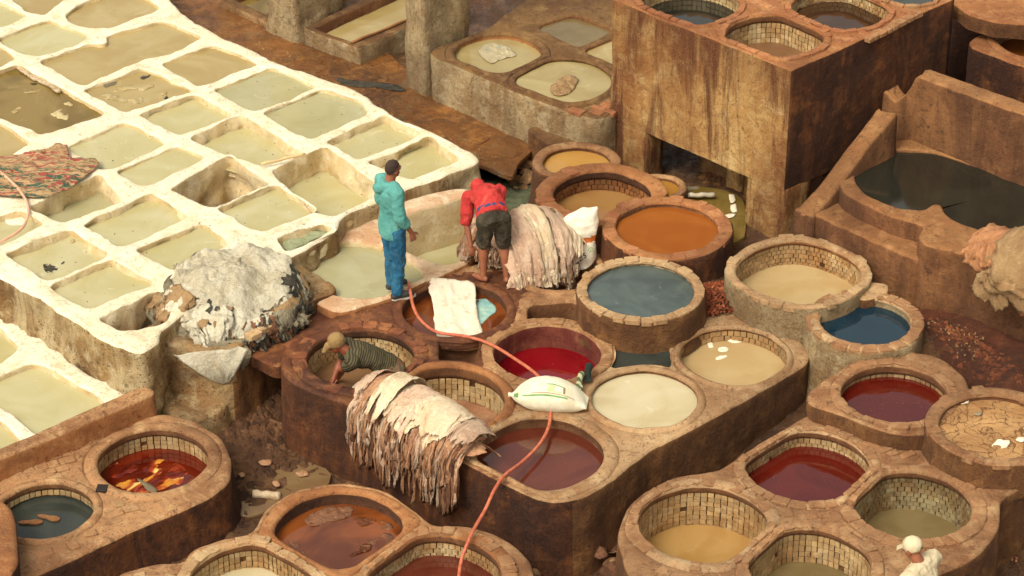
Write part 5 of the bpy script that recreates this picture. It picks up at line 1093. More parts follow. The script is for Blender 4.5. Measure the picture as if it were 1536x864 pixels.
SK = plain('skin_brown', S(150, 92, 62), .55, S(134, 78, 52), 14, .15, 60); SKD = plain('skin_wet_red', S(142, 78, 48), .45, S(122, 62, 38), 14, .15, 60)
HAIR = plain('short_dark_hair', S(44, 32, 24), .8, S(66, 46, 32), 60, .6, 120)
def cloth_mat(name, c, c2, bump=.4, stripe=None, rough=.88, dirt=None):
    m, n, l, b = newmat(name); t = NT(n, l); oc = n.new('ShaderNodeTexCoord').outputs['Object']
    col = t.mix(t.ramp(t.noise(oc, 6, 6, .65, .5), .35, .65), c, c2)
    if stripe is not None:
        dirv, per, sc_ = stripe; d = n.new('ShaderNodeVectorMath'); d.operation = 'DOT_PRODUCT'; l.new(oc, d.inputs[0]); d.inputs[1].default_value = dirv
        f = t.math('FRACT', t.math('DIVIDE', d.outputs['Value'], per)); col = t.mix(t.ramp(t.math('ABSOLUTE', t.math('SUBTRACT', f, .5)), .22, .28), col, sc_)
    if dirt is not None: col = t.mix(t.ramp(t.noise(oc, 4.5, 7, .7, 1), .5, .62, 0, .8), col, dirt)
    l.new(col, b.inputs['Base Color']); b.inputs['Roughness'].default_value = rough; b.inputs['Specular IOR Level'].default_value = .2
    l.new(t.bump(t.noise(oc, 17, 6, .6, 1.2), bump, .02), b.inputs['Normal']); return m
def person(label, J, cfg):
    """J: joints in world space. The skin is one mesh; clothes are its children."""
    B = Flesh(); k = cfg.get('size', 1.0); fwd = Vector(J['fwd']); rS = (Vector(J['shR'])-Vector(J['shL'])).normalized(); rH = (Vector(J['hipR'])-Vector(J['hipL'])).normalized()
    hipc = (Vector(J['hipL'])+Vector(J['hipR']))/2; shc = (Vector(J['shL'])+Vector(J['shR']))/2; mid = Vector(J['mid']) if 'mid' in J else (hipc+shc)/2
    sp = [hipc-(mid-hipc).normalized()*.06, hipc+(mid-hipc)*.15, mid.lerp(hipc, .35), mid, mid.lerp(shc, .5), mid.lerp(shc, .85), shc+(shc-mid).normalized()*.02]
    rt = [rH, rH, rH.lerp(rS, .4), rH.lerp(rS, .6), rS, rS, rS]; A = [.12, .155, .142, .135, .155, .165, .12]; Bb = [.09, .115, .10, .095, .11, .105, .07]
    def torso(F, g, i0=0, i1=7, top=True):
        F.etube(sp[i0:i1], rt[i0:i1], [(a+g)*k for a in A[i0:i1]], [(b_+g)*k for b_ in Bb[i0:i1]])
        if top: F.chain([J['shL'], shc, J['shR']], [(.052+g)*k, (.066+g)*k, (.052+g)*k])
    torso(B, -.004); hd = Vector(J['head']); nb = shc+(shc-mid).normalized()*.03; B.chain([nb, nb.lerp(hd, .55), hd-Vector(J['hup']).normalized()*.04], [.064, .055, .055])
    R = head(B, hd, J['look'], J['hup'])
    for s_ in 'LR':
        B.chain([J['sh'+s_], Vector(J['sh'+s_]).lerp(Vector(J['el'+s_]), .4), J['el'+s_], Vector(J['el'+s_]).lerp(Vector(J['wr'+s_]), .35), J['wr'+s_]], [.050, .044, .037, .038, .026])
        hdv = J.get('hd'+s_, Vector(J['wr'+s_])-Vector(J['el'+s_])); sd = J.get('thumb'+s_, fwd); upv = Vector(hdv).cross(Vector(sd)); upv = upv if upv.dot(rS*(-1 if s_ == 'L' else 1)) > 0 else -upv
        hdn = Vector(hdv).normalized(); sdn = (Vector(sd)-hdn*Vector(sd).dot(hdn)).normalized(); hand(B, J['wr'+s_], hdn, upv, sdn, 1.0, cfg.get('curl', .6))
        if 'kn'+s_ in J:
            hip, kn, an = Vector(J['hip'+s_]), Vector(J['kn'+s_]), Vector(J['an'+s_]); B.chain([hip, hip.lerp(kn, .5), kn, kn.lerp(an, .3), kn.lerp(an, .7), an], [.088, .074, .056, .056, .043, .036])
            ft = Vector(J['toe'+s_]); B.chain([an-Vector((0, 0, .035)), an.lerp(ft, .5)-Vector((0, 0, .02)), ft], [.036, .036, .026])
            tdir = (ft-an); tdir.z = 0; tdir.normalize(); tr = tdir.cross(Vector((0, 0, 1)))
            for q in range(5): B.ball(ft+tdir*(.028-.006*abs(q-1.2))+tr*(.024-.012*q)*(1 if s_ == 'L' else -1), (.011, .011, .010))
            B.ball(an-tdir*.03-Vector((0, 0, .03)), .032)
    c0 = hd; up_ = Vector(J['hup']).normalized(); lk = Vector(J['look']).normalized()
    def hairf(ce):
        d = ce-np.array(c0); u = d@np.array(up_); f = d@np.array(lk); r = np.linalg.norm(d, axis=1); return ((r < .125) & (u-.9*f > .012) & (u > -.075)) * (1 if cfg.get('hair', 1) else 0) + ((r < .125) & (f > .03) & (u < -.048) & (u > -.11) & bool(cfg.get('beard'))) * 1
    b = B.build('person', SK, None, .0065, 2, mats=[cfg.get('skin', SK), HAIR], matf=lambda ce: np.minimum(1, hairf(ce)))
    tag(b, label, 'person')
    # eyes
    for sg in (-1, 1):
        rr = lk.cross(up_); e = Flesh(); e.ball(hd+lk*.083+rr*sg*.030+up_*.008, .011); e.build('eye', plain('eye', (.5, .45, .4, 1), .3), b, .004, 1)
    T = Flesh(); torso(T, cfg.get('loose', .02), cfg.get('t0', 1), 7)
    if cfg.get('hem'): hem = Vector(cfg['hem']); T.etube([sp[1], sp[0]+hem*.4, sp[0]+hem], [rH]*3, [(.155+.026)*k, (.15+.03)*k, (.145+.03)*k], [(.115+.028)*k, .118*k+.026, .112*k+.026])
    for s_ in 'LR':
        sh, el, wr = Vector(J['sh'+s_]), Vector(J['el'+s_]), Vector(J['wr'+s_]); sl = cfg['sleeve']; g = cfg.get('loose', .02)
        pts = [sh, sh.lerp(el, .5), sh.lerp(el, min(1, sl))]; rr_ = [.055+g, .049+g, .043+g*1.1]
        if sl > 1: pts += [el.lerp(wr, (sl-1)*.55), el.lerp(wr, sl-1)]; rr_ += [.044+g, .040+g]
        T.chain(pts, rr_)
    if cfg.get('hoodie'):
        bk = -lk; neck = shc+up_*.05; fx = Vector(fwd).normalized()
        T.chain([neck+rS*.085+fx*.035, neck+rS*.095-fx*.03, neck-fx*.095+up_*-.01, neck-rS*.095-fx*.03, neck-rS*.085+fx*.035], [.033, .042, .055, .042, .033]); T.ball(neck-fx*.115-up_*.045, (.09, .06, .07)); T.chain([neck+rS*.06+fx*.06-up_*.05, neck-rS*.06+fx*.06-up_*.05], [.03, .03])
    T.build('shirt', cfg['shirt'], b, .008, 3, cfg.get('wr', .008), 9, (1, 1, .8))
    if 'trousers' in cfg:
        U = Flesh(); U.etube([sp[0]-Vector((0, 0, .03)) if cfg.get('upright') else sp[0]-(mid-hipc).normalized()*.04, sp[0], sp[1], sp[1].lerp(sp[2], .45)], [rH]*4, [.125, .158, .168, .158], [.10, .122, .128, .112])
        for s_ in 'LR':
            hip, kn, an = Vector(J['hip'+s_]), Vector(J['kn'+s_]), Vector(J['an'+s_]); q = cfg['leglen']
            pts = [hip, hip.lerp(kn, .5), hip.lerp(kn, min(1, q))]; rr_ = [.105, .093, .080+cfg.get('flare', 0)]
            if q > 1: pts += [kn.lerp(an, (q-1)*.5), kn.lerp(an, q-1)]; rr_ += [.072, .064]
            U.chain(pts, rr_)
        U.build('trousers' if cfg['leglen'] > 1 else 'shorts', cfg['trousers'], b, .008, 3, .009, 8, (1, 1, .9))
    if cfg.get('shoe'):
        for s_ in 'LR':
            an, ft = Vector(J['an'+s_]), Vector(J['toe'+s_]); td = (ft-an); td.z = 0; td.normalize(); z0 = min(ft.z, an.z)-.012
            s = Flesh(); s.chain([an-td*.03-Vector((0, 0, .03)), an.lerp(ft, .5)-Vector((0, 0, .012)), ft+td*.01], [.046, .046, .037]); s.ball(an-Vector((0, 0, .01)), .047)
            so = s.build('shoe', cfg['shoe'], b, .006, 2)
            q = MB(); tr = td.cross(Vector((0, 0, 1))); outl = []
            for t_ in range(24):
                a_ = 2*PI*t_/24; w_ = .046 if math.cos(a_) < 0 else .043; outl.append(an.lerp(ft, .5)+td*math.cos(a_)*((ft-an).length*.5+.06)+tr*math.sin(a_)*w_)
            v = [(p_.x, p_.y, ft.z-.045) for p_ in outl]+[(p_.x, p_.y, ft.z-.020) for p_ in outl]; f = [tuple(range(24))[::-1], tuple(range(24, 48))]+[(i, (i+1) % 24, 24+(i+1) % 24, 24+i) for i in range(24)]
            q.add(v, f); sol = q.build('sole', plain('white_sole', S(200, 195, 180)), so)
    return b, R, hd, up_, lk
TEAL = cloth_mat('teal_fleece', S(98, 160, 148), S(82, 144, 134), .5); JEAN = cloth_mat('blue_denim', S(46, 104, 134), S(34, 80, 108), .6, dirt=S(66, 112, 130))
REDC = cloth_mat('red_cotton', S(188, 60, 54), S(170, 48, 44), .5, dirt=S(206, 84, 70)); SHORT = cloth_mat('wet_grey_shorts', S(70, 62, 48), S(48, 42, 32), .5, dirt=S(92, 82, 62))
CREAM = cloth_mat('cream_cotton', S(206, 190, 154), S(192, 174, 138), .5); KHAKI = cloth_mat('stained_khaki', S(120, 88, 62), S(98, 70, 50), .6, dirt=S(96, 96, 78))
# --- the man in teal, standing on the rim, looking away to the right
base = v3(591, 443, 1.0); ang = math.radians(-62); F_ = Vector((-math.sin(ang), math.cos(ang), 0)); R_ = Vector((F_.y, -F_.x, 0)); U_ = Vector((0, 0, 1))
def L(r, f, z, s=1.0): return base + R_*r*s + F_*f*s + U_*z*s
J = dict(fwd=F_, hipL=L(-.09, 0, .90), hipR=L(.09, 0, .90), mid=L(0, .0, 1.12), shL=L(-.185, -.02, 1.40), shR=L(.185, -.02, 1.40), head=L(0, .025, 1.605), look=F_*.93-R_*.20-U_*.10, hup=U_+F_*.05,
     elR=L(.245, -.02, 1.13), wrR=L(.235, .12, .90), elL=L(-.24, -.02, 1.13), wrL=L(-.22, .12, .93), hdR=F_*.25-U_, hdL=F_*.3-U_, thumbR=F_, thumbL=F_,
     knR=L(.085, .03, .48), anR=L(.10, -.01, .085), toeR=L(.12, .15, .048), knL=L(-.09, .03, .48), anL=L(-.12, 0.03, .085), toeL=L(-.14, .19, .048))
b1, *_x = person('short-haired man in a teal hoodie, jeans and dark sneakers, standing with his back turned', J, dict(sleeve=1.42, shirt=TEAL, trousers=JEAN, leglen=1.93, shoe=plain('dark_sneaker', S(46, 44, 42), .7, S(64, 62, 58)), hoodie=1, loose=.026, hem=(0, 0, -.05), beard=1, upright=1, curl=.8, wr=.007))
# --- the man in red, bent double with his back to us
base = v3(740, 421, 1.0); F_ = Vector((-.18, .98, 0)).normalized(); R_ = Vector((F_.y, -F_.x, 0))
J = dict(fwd=F_, hipL=L(-.09, -.04, .82), hipR=L(.09, -.04, .82), mid=L(-.02, .21, .95), shL=L(-.20, .43, .86), shR=L(.15, .45, .90), head=L(-.06, .64, .84), look=F_*.55-U_*.85, hup=F_+U_*.5,
     elL=L(-.25, .34, .60), wrL=L(-.22, .20, .36), elR=L(.12, .40, .62), wrR=L(-.01, .32, .38), hdL=-U_+R_*.1-F_*.2, hdR=-U_-R_*.2, thumbL=R_, thumbR=-R_,
     knR=L(.12, .0, .45), anR=L(.14, -.08, .085), toeR=L(.17, .06, .035), knL=L(-.11, .02, .45), anL=L(-.115, -.01, .085), toeL=L(-.20, .10, .035))
b2, R2, hd, up_, lk = person('barefoot man in a red shirt, red cap and dark shorts, bent over the pale hides', J, dict(sleeve=.95, shirt=REDC, trousers=SHORT, leglen=.84, flare=.012, loose=.024, curl=.9, t0=1, hair=0, wr=.011))
c = Flesh(); c.ball(hd+up_*.022-lk*.022, (.090, .098, .098), R2); c.ball(hd-lk*.06-up_*.03, (.07, .06, .07), R2); c.build('cap', REDC, b2, .007, 3)
bt = Flesh(); hc = (Vector(J['hipL'])+Vector(J['hipR']))/2; md = Vector(J['mid']); ax_ = (md-hc).normalized(); bt.etube([hc+ax_*.10, hc+ax_*.145], [R_, R_], [.178, .172], [.142, .136]); bt.build('waistband', plain('blue_waistband', S(46, 70, 110), .8), b2, .006, 1)
# --- the man in a striped shirt, working in the tiled vat
hc = v3(588, 553, 1.02); sc_ = v3(540, 534, 1.22); dv = (sc_-hc).normalized(); side = dv.cross(Vector((0, 0, 1))).normalized()    # side points to his right
F_ = Vector((dv.x, dv.y, 0)).normalized(); R_ = Vector((F_.y, -F_.x, 0)); U_ = Vector((0, 0, 1)); base = Vector((hc.x, hc.y, .16))
shc = hc+dv*.50
J = dict(fwd=F_, hipL=hc-R_*.09, hipR=hc+R_*.09, mid=hc.lerp(shc, .5)+U_*.05, shL=shc-R_*.17-U_*.02, shR=shc+R_*.17, head=shc+F_*.16+U_*.12+R_*.03, look=F_*.8-U_*.6, hup=U_+F_*.3)
J['wrL'] = v3(507, 567, .70); J['elL'] = (J['shL']+J['wrL'])/2 + Vector((-.02, -.05, .06)); J['elR'] = J['shR']+F_*.10-U_*.20; J['wrR'] = J['elR']+F_*.10-U_*.18-R_*.10
J['hdL'] = Vector((-.6, -.4, -.5)); J['thumbL'] = R_; J['hdR'] = F_-U_*.8; J['thumbR'] = -R_
for s_, q in (('L', -1), ('R', 1)): J['kn'+s_] = hc+R_*q*.11+F_*.09-U_*.40; J['an'+s_] = hc+R_*q*.12-F_*.02-U_*.76; J['toe'+s_] = J['an'+s_]+F_*.15-U_*.05
stripe = cloth_mat('striped_cotton', S(58, 52, 36), S(48, 42, 30), .3, stripe=((dv.x, dv.y, dv.z), .026, S(88, 80, 56)))
b3, R3, hd, up_, lk = person('man in a green striped shirt and beige cap, bending inside the tiled vat', J, dict(sleeve=.62, shirt=stripe, trousers=KHAKI, leglen=1.6, loose=.02, hair=0, skin=SKD, t0=1, wr=.008))
c = Flesh(); c.ball(hd+up_*.02-lk*.015, (.092, .102, .10), R3); c.chain([hd+lk*.09+up_*.03, hd+lk*.15+up_*.0], [.045, .03]); c.build('cap', cloth_mat('beige_cap', S(150, 122, 78), S(134, 106, 66), .4), b3, .007, 3)
pt = Flesh(); pt.ball(hc-R_*.02-F_*.10+U_*.02+Vector((0, -.1, -.02)), (.04, .03, .022)); pt.build('blue_patch', plain('blue_patch', S(80, 120, 150)), b3, .006, 1)
# --- the man in a cream cap and shirt at the bottom right
base = v3(1386, 850, 1.45)-Vector((0, 0, 1.45))+Vector((0, 0, .02)); F_ = Vector((-.80, .60, 0)).normalized(); R_ = Vector((F_.y, -F_.x, 0))
J = dict(fwd=F_, hipL=L(-.09, 0, .88), hipR=L(.09, 0, .88), mid=L(0, .02, 1.12), shL=L(-.215, .03, 1.38), shR=L(.215, .03, 1.38), head=L(0, .14, 1.59), look=F_*.9-U_*.45, hup=U_+F_*.35,
     elR=L(.26, .16, 1.10), wrR=L(.16, .36, 1.0), elL=L(-.27, .20, 1.12), wrL=L(-.17, .42, 1.04), thumbR=U_, thumbL=U_, knR=L(.1, .03, .47), anR=L(.1, 0, .085), toeR=L(.12, .15, .04), knL=L(-.1, .06, .47), anL=L(-.1, .02, .085), toeL=L(-.12, .17, .04))
b4, R4, hd, up_, lk = person('man in a cream shirt and cream baseball cap at the bottom edge', J, dict(sleeve=.6, shirt=CREAM, trousers=KHAKI, leglen=1.9, loose=.04, hair=0, t0=1, upright=1, hem=(0, 0, -.08)))
c = Flesh(); c.ball(hd+up_*.028-lk*.012, (.088, .104, .092), R4); c.ball(hd+up_*.10-lk*.01, (.012, .012, .008), R4)
rr = lk.cross(up_)
for q in np.linspace(-.055, .055, 7): c.chain([hd+lk*.075+rr*q+up_*.035, hd+lk*(.165-abs(q)*.5)+rr*q*1.05+up_*(.02-abs(q)*.15)], [.010, .008])
cp = c.build('cap', CREAM, b4, .006, 3)
g = Flesh(); g.ball(hd-lk*.098-up_*.005, (.030, .012, .020), R4); g.build('cap_opening', plain('grey_strap', S(70, 74, 70)), b4, .005, 1)
n_ = Flesh(); ns = shc = (Vector(J['shL'])+Vector(J['shR']))/2+U_*.045; n_.chain([ns+(R_*math.cos(a)*.075+F_*math.sin(a)*.075)+U_*.02*math.sin(a) for a in np.linspace(0, 2*PI, 17)], [.011]*17, 8); n_.build('collar', plain('navy_collar', S(40, 46, 62)), b4, .005, 1)
# ---------------------------------------------------------------- hoses, poles, sacks, bricks and small things
RUB = plain('orange_rubber', S(196, 112, 78), .5, S(170, 84, 56), 20, rnd=0)
def hose(label, pts, r, mat, group=None):
    q = smooth_curve([(*P(a, b, z), z) for a, b, z in pts], .04); mb = MB(); mb.tube(q, r, 10); return tag(mb.build('hose', mat, smooth=True), label, 'hose', group)
hose('orange hose snaking over the central vats and under the white sack', [(613,424,1.05),(616,440,1.09),(620,460,1.03),(631,480,.97),(655,498,.98),(700,505,1.04),(735,516,1.06),(775,540,1.05),(805,562,1.06),(816,580,1.06),(826,603,1.06),(826,620,1.02),(822,643,1.0),(808,668,.98),(783,693,.99),(757,713,1.05),(741,736,1.03),(728,764,.95),(712,792,.90),(700,818,.86),(691,845,.74),(687,880,.66)], .018, RUB)
hose('pale pink hose looping over the left edge pools', [(-12,250,1.34),(10,266,1.37),(28,284,1.36),(40,303,1.34),(42,322,1.34),(32,343,1.35),(4,361,1.34),(-20,370,1.33)], .017, plain('pale_hose', S(226, 170, 138), .5))
def rod(name, a, b, r, mat, label, cat='pole', n=8):
    mb = MB(); A = Vector((*P(*a[:2], a[2]), a[2])); B = Vector((*P(*b[:2], b[2]), b[2])); k = 8
    mb.tube([A.lerp(B, i/k)+Vector((0, 0, .006*math.sin(i*1.7))) for i in range(k+1)], [r*(1+.12*math.sin(i*2.1)) for i in range(k+1)], n); return tag(mb.build(name, mat, smooth=True), label, cat)
WOOD = plain('weathered_wood', S(196, 176, 140), .8, S(150, 124, 90), 20, .6, 60)
rod('pole', (392,246,1.36), (458,231,1.37), .016, plain('pale_wood', S(214, 182, 128), .7), 'pale wooden pole lying across the corner of a green pool')
rod('pole', (527,64,1.22), (660,10,1.22), .018, plain('rusty_rod', S(140, 92, 50), .7), 'rusty rod lying along the long trough')
rod('pole', (430,516,.88), (497,478,.88), .020, plain('dull_steel', S(96, 88, 72), .5, metal=.4), 'grey metal bar on the dark ledge beside the striped man\'s vat')
rod('pipe', (1032,293,.95), (1072,292,.95), .03, plain('pale_pipe', S(190, 176, 150), .5), 'short pale pipe lying under the raised tank', 'pipe')
rod('log', (800,861,.08), (830,853,.08), .055, masonry('log_bark', S(150,120,90), S(130,100,74), S(170,140,110), S(80,60,44)), 'short rounded log in the mud at the bottom centre', 'log', 12)
rod('rolled_hide', (380,741,.12), (421,744,.12), .045, H['cream'], 'rolled pale hide lying at the edge of the puddle', 'hide', 10)
# plank in the olive pool, tapering and chewed at the edges
pk = relief('plank', [(24,99),(33,101),(52,112),(60,115),(80,126),(91,137),(88,138),(76,131),(60,122),(48,118),(36,109)], ZA-.02, WOOD, .012, 12, 'weathered tapering plank floating in the dark olive pool', 'plank', thick=.03, res=.02)
# bricks at the edge of the plinth
for i, (x, y, r_) in enumerate([(377,494,.5), (393,484,.55), (406,478,.6), (418,466,.62), (430,455,.7)]):
    p = P(x+3, y+9, 1.16); o = bpy.data.objects.new('brick', stone_mesh(i)); o.data.materials.append(M['stone_pale']); COL.objects.link(o); o.location = (p[0], p[1], 1.17); o.scale = (.16, .12, .06); o.rotation_euler = (0, 0, r_+.2)
    tag(o, ['%s clay brick sticking out from under the grey heap' % q for q in ('nearest pale', 'second nearest', 'middle', 'fourth', 'farthest')][i], 'brick', 'bricks along the plinth edge')
# sack lying on the central block
def loft(name, secs, mat, parent=None, n=28, wr=.0, label=None):
    """secs: (center, across vector, up vector, half width, half height, squareness)"""
    V = []; F = []
    for i, (c, a, u, wa, hu, e) in enumerate(secs):
        for k in range(n):
            q = 2*PI*k/n; ck, sk_ = math.cos(q), math.sin(q); x = math.copysign(abs(ck)**e, ck)*wa; y = math.copysign(abs(sk_)**e, sk_)*hu
            V.append(np.array(c)+np.array(a)*x+np.array(u)*y)
    V = np.array(V); V += (wr*fbm(V, 9, 4))[:, None]*np.array([.3, -.6, .8])
    for i in range(len(secs)-1):
        for k in range(n): F.append((i*n+k, i*n+(k+1) % n, (i+1)*n+(k+1) % n, (i+1)*n+k))
    F += [tuple(range(n))[::-1], tuple(range((len(secs)-1)*n, len(secs)*n))]; o = mk(name, V, F, mat, parent, True); 
    if label: o['label'] = label
    return o
SACK = hide_mat('woven_sack', S(226, 218, 188), S(216, 204, 170), S(234, 228, 204), rough=.6, bump=.3, rnd=0)
GRN = plain('green_print', S(110, 160, 90), .6); GRN2 = plain('pale_green_print', S(186, 204, 140), .6); GRY = plain('brown_print', S(150, 120, 84), .6)
a0 = np.array([*P(766, 597, 1.06), 1.10]); a1_ = np.array([*P(878, 603, 1.08), 1.09]); ax_ = a1_-a0; Ls = np.linalg.norm(ax_); ax_ /= Ls; ac = np.array([-ax_[1], ax_[0], 0]); up = np.array([0, 0, 1.0])
secs = []
prf = [(-.03, .030, .026, 0), (.01, .020, .020, 0), (.05, .055, .045, .0), (.12, .12, .085, .02), (.25, .175, .140, .035), (.42, .195, .170, .05), (.6, .195, .170, .05), (.78, .175, .140, .03), (.9, .15, .095, .005), (1.0, .12, .03, -.02), (1.03, .11, .010, -.03)]
pc = cr(np.array(prf), np.linspace(0, 1, 44))
for t_, wa, hu, dz in pc: secs.append((a0+ax_*t_*Ls+up*(dz+.0), ac, up, wa, hu, .85))
sk_o = loft('sack', secs, SACK, None, 40, .014); tag(sk_o, 'full white sack with green print lying on the rim above the maroon vat', 'sack')
def on_sack(t0, t1, q0, q1, mat, name, lift=.006, nt_=18, nq=4):
    V = []; F = []
    for i in range(nt_+1):
        tt = t0+(t1-t0)*i/nt_; k = np.interp(tt, pc[:, 0], np.arange(len(pc))); r_ = np.array([np.interp(k, np.arange(len(pc)), pc[:, j]) for j in range(4)])
        for j in range(nq+1):
            q = (q0+(q1-q0)*j/nq) if not callable(q0) else q0(tt)+(q1(tt)-q0(tt))*j/nq; ck, s2 = math.cos(q), math.sin(q); e = .85
            x = math.copysign(abs(ck)**e, ck)*(r_[1]+lift); y = math.copysign(abs(s2)**e, s2)*(r_[2]+lift)
            V.append(a0+ax_*r_[0]*Ls+up*r_[3]+ac*x+up*y)
    V = np.array(V); V += (.014*fbm(V, 9, 4))[:, None]*np.array([.3, -.6, .8])
    for i in range(nt_):
        for j in range(nq): b = i*(nq+1)+j; F.append((b, b+1, b+nq+2, b+nq+1))
    o = mk(name, V, F, mat, None, True); o.parent = sk_o; return o
on_sack(.18, .78, PI+.02-.62, PI+.12-.62, GRN, 'printed_stripe'); on_sack(.30, .88, PI-.10-.62, PI-.06-.62, GRY, 'printed_stripe')
on_sack(.52, .60, PI-1.25, PI-.80, GRN2, 'printed_emblem'); on_sack(.50, .74, PI-1.32, PI-1.27, GRN, 'printed_emblem'); on_sack(.60, .70, PI-.86, PI-.80, GRN2, 'printed_emblem'); on_sack(.72, .745, PI-1.28, PI-.80, GRY, 'printed_emblem')
on_sack(.05, .12, PI-.9, PI-.3, GRN, 'printed_patch')
# crumpled bag standing by the pink mound
WB = hide_mat('white_bag', S(232, 222, 198), S(222, 208, 180), S(240, 232, 212), rough=.5, bump=.4, rnd=0); OB = plain('orange_print', S(196, 104, 44), .6)
c0 = np.array([*P(872, 404, .95), .95]); ac = np.array([1, .15, 0]); ac /= np.linalg.norm(ac); up2 = np.array([.03, .30, .95]); up2 /= np.linalg.norm(up2); fr = np.cross(ac, up2)
rows = [(0, .04, .03, .02), (.06, .13, .05, .0), (.16, .175, .07, .0), (.26, .17, .07, 0), (.30, .14, .06, .02), (.36, .12, .05, .03), (.44, .16, .07, .0), (.54, .20, .09, -.02), (.62, .19, .07, -.03), (.70, .11, .035, .05), (.72, .08, .01, .06)]
rc = cr(np.array(rows), np.linspace(0, 1, 36)); sec = [(c0+up2*h_+ac*dx, ac, fr, wa, hu, .75) for h_, wa, hu, dx in rc]
bag = loft('bag', sec, WB, None, 32, .035); tag(bag, 'crumpled white bag with an orange band beside the pink-white mound', 'bag')
me = bag.data; me.materials.append(OB); me.materials.append(GRN); ce = np.zeros(len(me.polygons)*3); me.polygons.foreach_get('center', ce); ce = ce.reshape(-1, 3)-c0; h_ = ce@up2 + .25*(ce@ac)*-1
xx = ce@ac; mi = np.where((h_ > .30) & (h_ < .37), 1, 0); mi = np.where((h_ < .22) & (xx < -.13), 2, mi); me.polygons.foreach_set('material_index', mi)
def text(body, loc, size, mat, parent, M3, name='lettering'):
    cu = bpy.data.curves.new(name, 'FONT'); cu.body = body; cu.size = size; cu.extrude = .0015; cu.align_x = 'CENTER'; cu.shear = .3; cu.materials.append(mat)
    o = bpy.data.objects.new(name, cu); COL.objects.link(o); dg = bpy.context.evaluated_depsgraph_get(); me_ = bpy.data.meshes.new_from_object(o.evaluated_get(dg)); bpy.data.objects.remove(o, do_unlink=True)
    o = bpy.data.objects.new(name, me_); COL.objects.link(o); o.matrix_world = Matrix.Translation(Vector(loc)) @ M3.to_4x4(); o.parent = parent; return o
fv = -fr if fr[1] > 0 else fr; X = Vector(ac)*math.cos(.65)+Vector(up2)*math.sin(.65); Z = Vector(fv); Y = Z.cross(X); M3 = Matrix((X, Y, Z)).transposed()
text('Jes', Vector(c0+up2*.13+fv*.100-ac*.01), .12, plain('dark_print', S(70, 64, 56), .7), bag, M3)
mb = MB(); cc_ = Vector(c0+up2*.245+fv*.095+ac*.085); mb.tube([cc_+(Vector(ac)*math.cos(a)+Vector(up2)*math.sin(a)*.9)*.028 for a in np.linspace(.4, 6.0, 20)], .003, 6); mb.tube([cc_+(Vector(ac)*math.cos(a)*.5+Vector(up2)*math.sin(a)*.5)*.028+Vector(ac)*.01 for a in np.linspace(0, 4.4, 14)], .003, 6); e_ = mb.build('emblem', GRN); e_.parent = bag
# gloves between the crimson and the cream vat
for (x, y, s_), lb, cm in (((881, 566, 1.0), 'dark rubber glove on the rim between the crimson and cream vats', S(44, 52, 44)), ((869, 578, .8), 'striped green glove just in front of the dark one', S(86, 96, 66))):
    f = Flesh(); c = v3(x, y, 1.04); f.ball(c+Vector((0, 0, .03)), (.045*s_, .06*s_, .04*s_)); f.chain([c+Vector((.0, .02, .05)), c+Vector((.02, .06, .10))], [.035*s_, .045*s_])
    for q in range(4): f.chain([c+Vector((-.03+.018*q, -.03, .02)), c+Vector((-.05+.03*q, -.10, .012))], [.013*s_, .010*s_], 8)
    o = f.build('glove', cloth_mat('glove_rubber_%d' % x, cm, tuple(v*.7 for v in cm[:3])+(1,), .3, stripe=((.6, .8, 0), .05, S(170, 168, 130)) if x < 875 else None), None, .006, 2); tag(o, lb, 'glove')
# insoles floating in the black vat
for (x, y, rz, lb) in ((46, 784, .05, 'left insole floating in the small black vat'), (73, 777, -.32, 'right insole floating in the small black vat')):
    z = .6-.172; p = P(x, y, z); V = []; n = 28
    for zz in (0, .012):
        for k in range(n):
            q = 2*PI*k/n; lx = math.cos(q)*.125; wv = .036+.010*math.cos(q)*1.0-.012*math.exp(-((math.cos(q)+.1)/.35)**2); V.append((p[0]+lx*math.cos(rz)-math.sin(q)*wv*1.2*math.sin(rz), p[1]+lx*math.sin(rz)*1+math.sin(q)*wv*1.2*math.cos(rz), z+zz))
    tag(mk('insole', V, [tuple(range(n))[::-1], tuple(range(n, 2*n))]+[(i, (i+1) % n, n+(i+1) % n, n+i) for i in range(n)], M['orange'], None, False), lb, 'insole', 'insoles in the black vat')
# drain in the reddish deck
p = P(153, 731, .62); tag(slab('drain', [(p[0]-.06, p[1]-.05), (p[0]+.05, p[1]-.06), (p[0]+.06, p[1]+.05), (p[0]-.05, p[1]+.06)], [], .622, .56, [plain('dark_drain', S(40, 30, 24))], round_it=0, r=.006, amp=.001, res=.03), 'small dark square drain in the reddish deck', 'drain')
# ---------------------------------------------------------------- paving stones on the decks
def avoid(x, y, z):
    for (vx, vy, R, W, n, rot, vz) in ALLV:
        if abs(vz-z) < .5 and math.hypot(x-vx, y-vy) < R*1.05+W+.05: return True
    return False
def pave(poly_px, z, ang, mat, parent, L=.17, Wd=.11, gap=.006, miss=.06, lift=.006, jit=.12):
    poly = np.array(PP(poly_px, z)); c = poly.mean(0); mx = np.hypot(*(poly-c).T).max(); ca, sa = math.cos(ang), math.sin(ang); v = -mx; row = 0
    while v < mx:
        wd = Wd*random.uniform(.85, 1.15); u = -mx+random.uniform(0, L)
        while u < mx:
            ln = L*random.uniform(.65, 1.3); uu, vv = u+ln/2, v+wd/2; x, y = c[0]+uu*ca-vv*sa, c[1]+uu*sa+vv*ca
            if inside([(x, y)], poly)[0] and not avoid(x, y, z) and random.random() > miss:
                stone(parent, x, y, z+lift-.02+random.uniform(-.006, .004), ln-gap*2, wd-gap*2, .05, ang+random.uniform(-jit, jit)*.4, mat, 'paving_stone')
            u += ln
        v += wd; row += 1
vb = {o['label']: o for o in bpy.data.objects if o.name.startswith('vat_block')}
def par(key): return [o for l_, o in vb.items() if key in l_][0]
wk = [o for o in bpy.data.objects if o.name.startswith('walkway')][0]
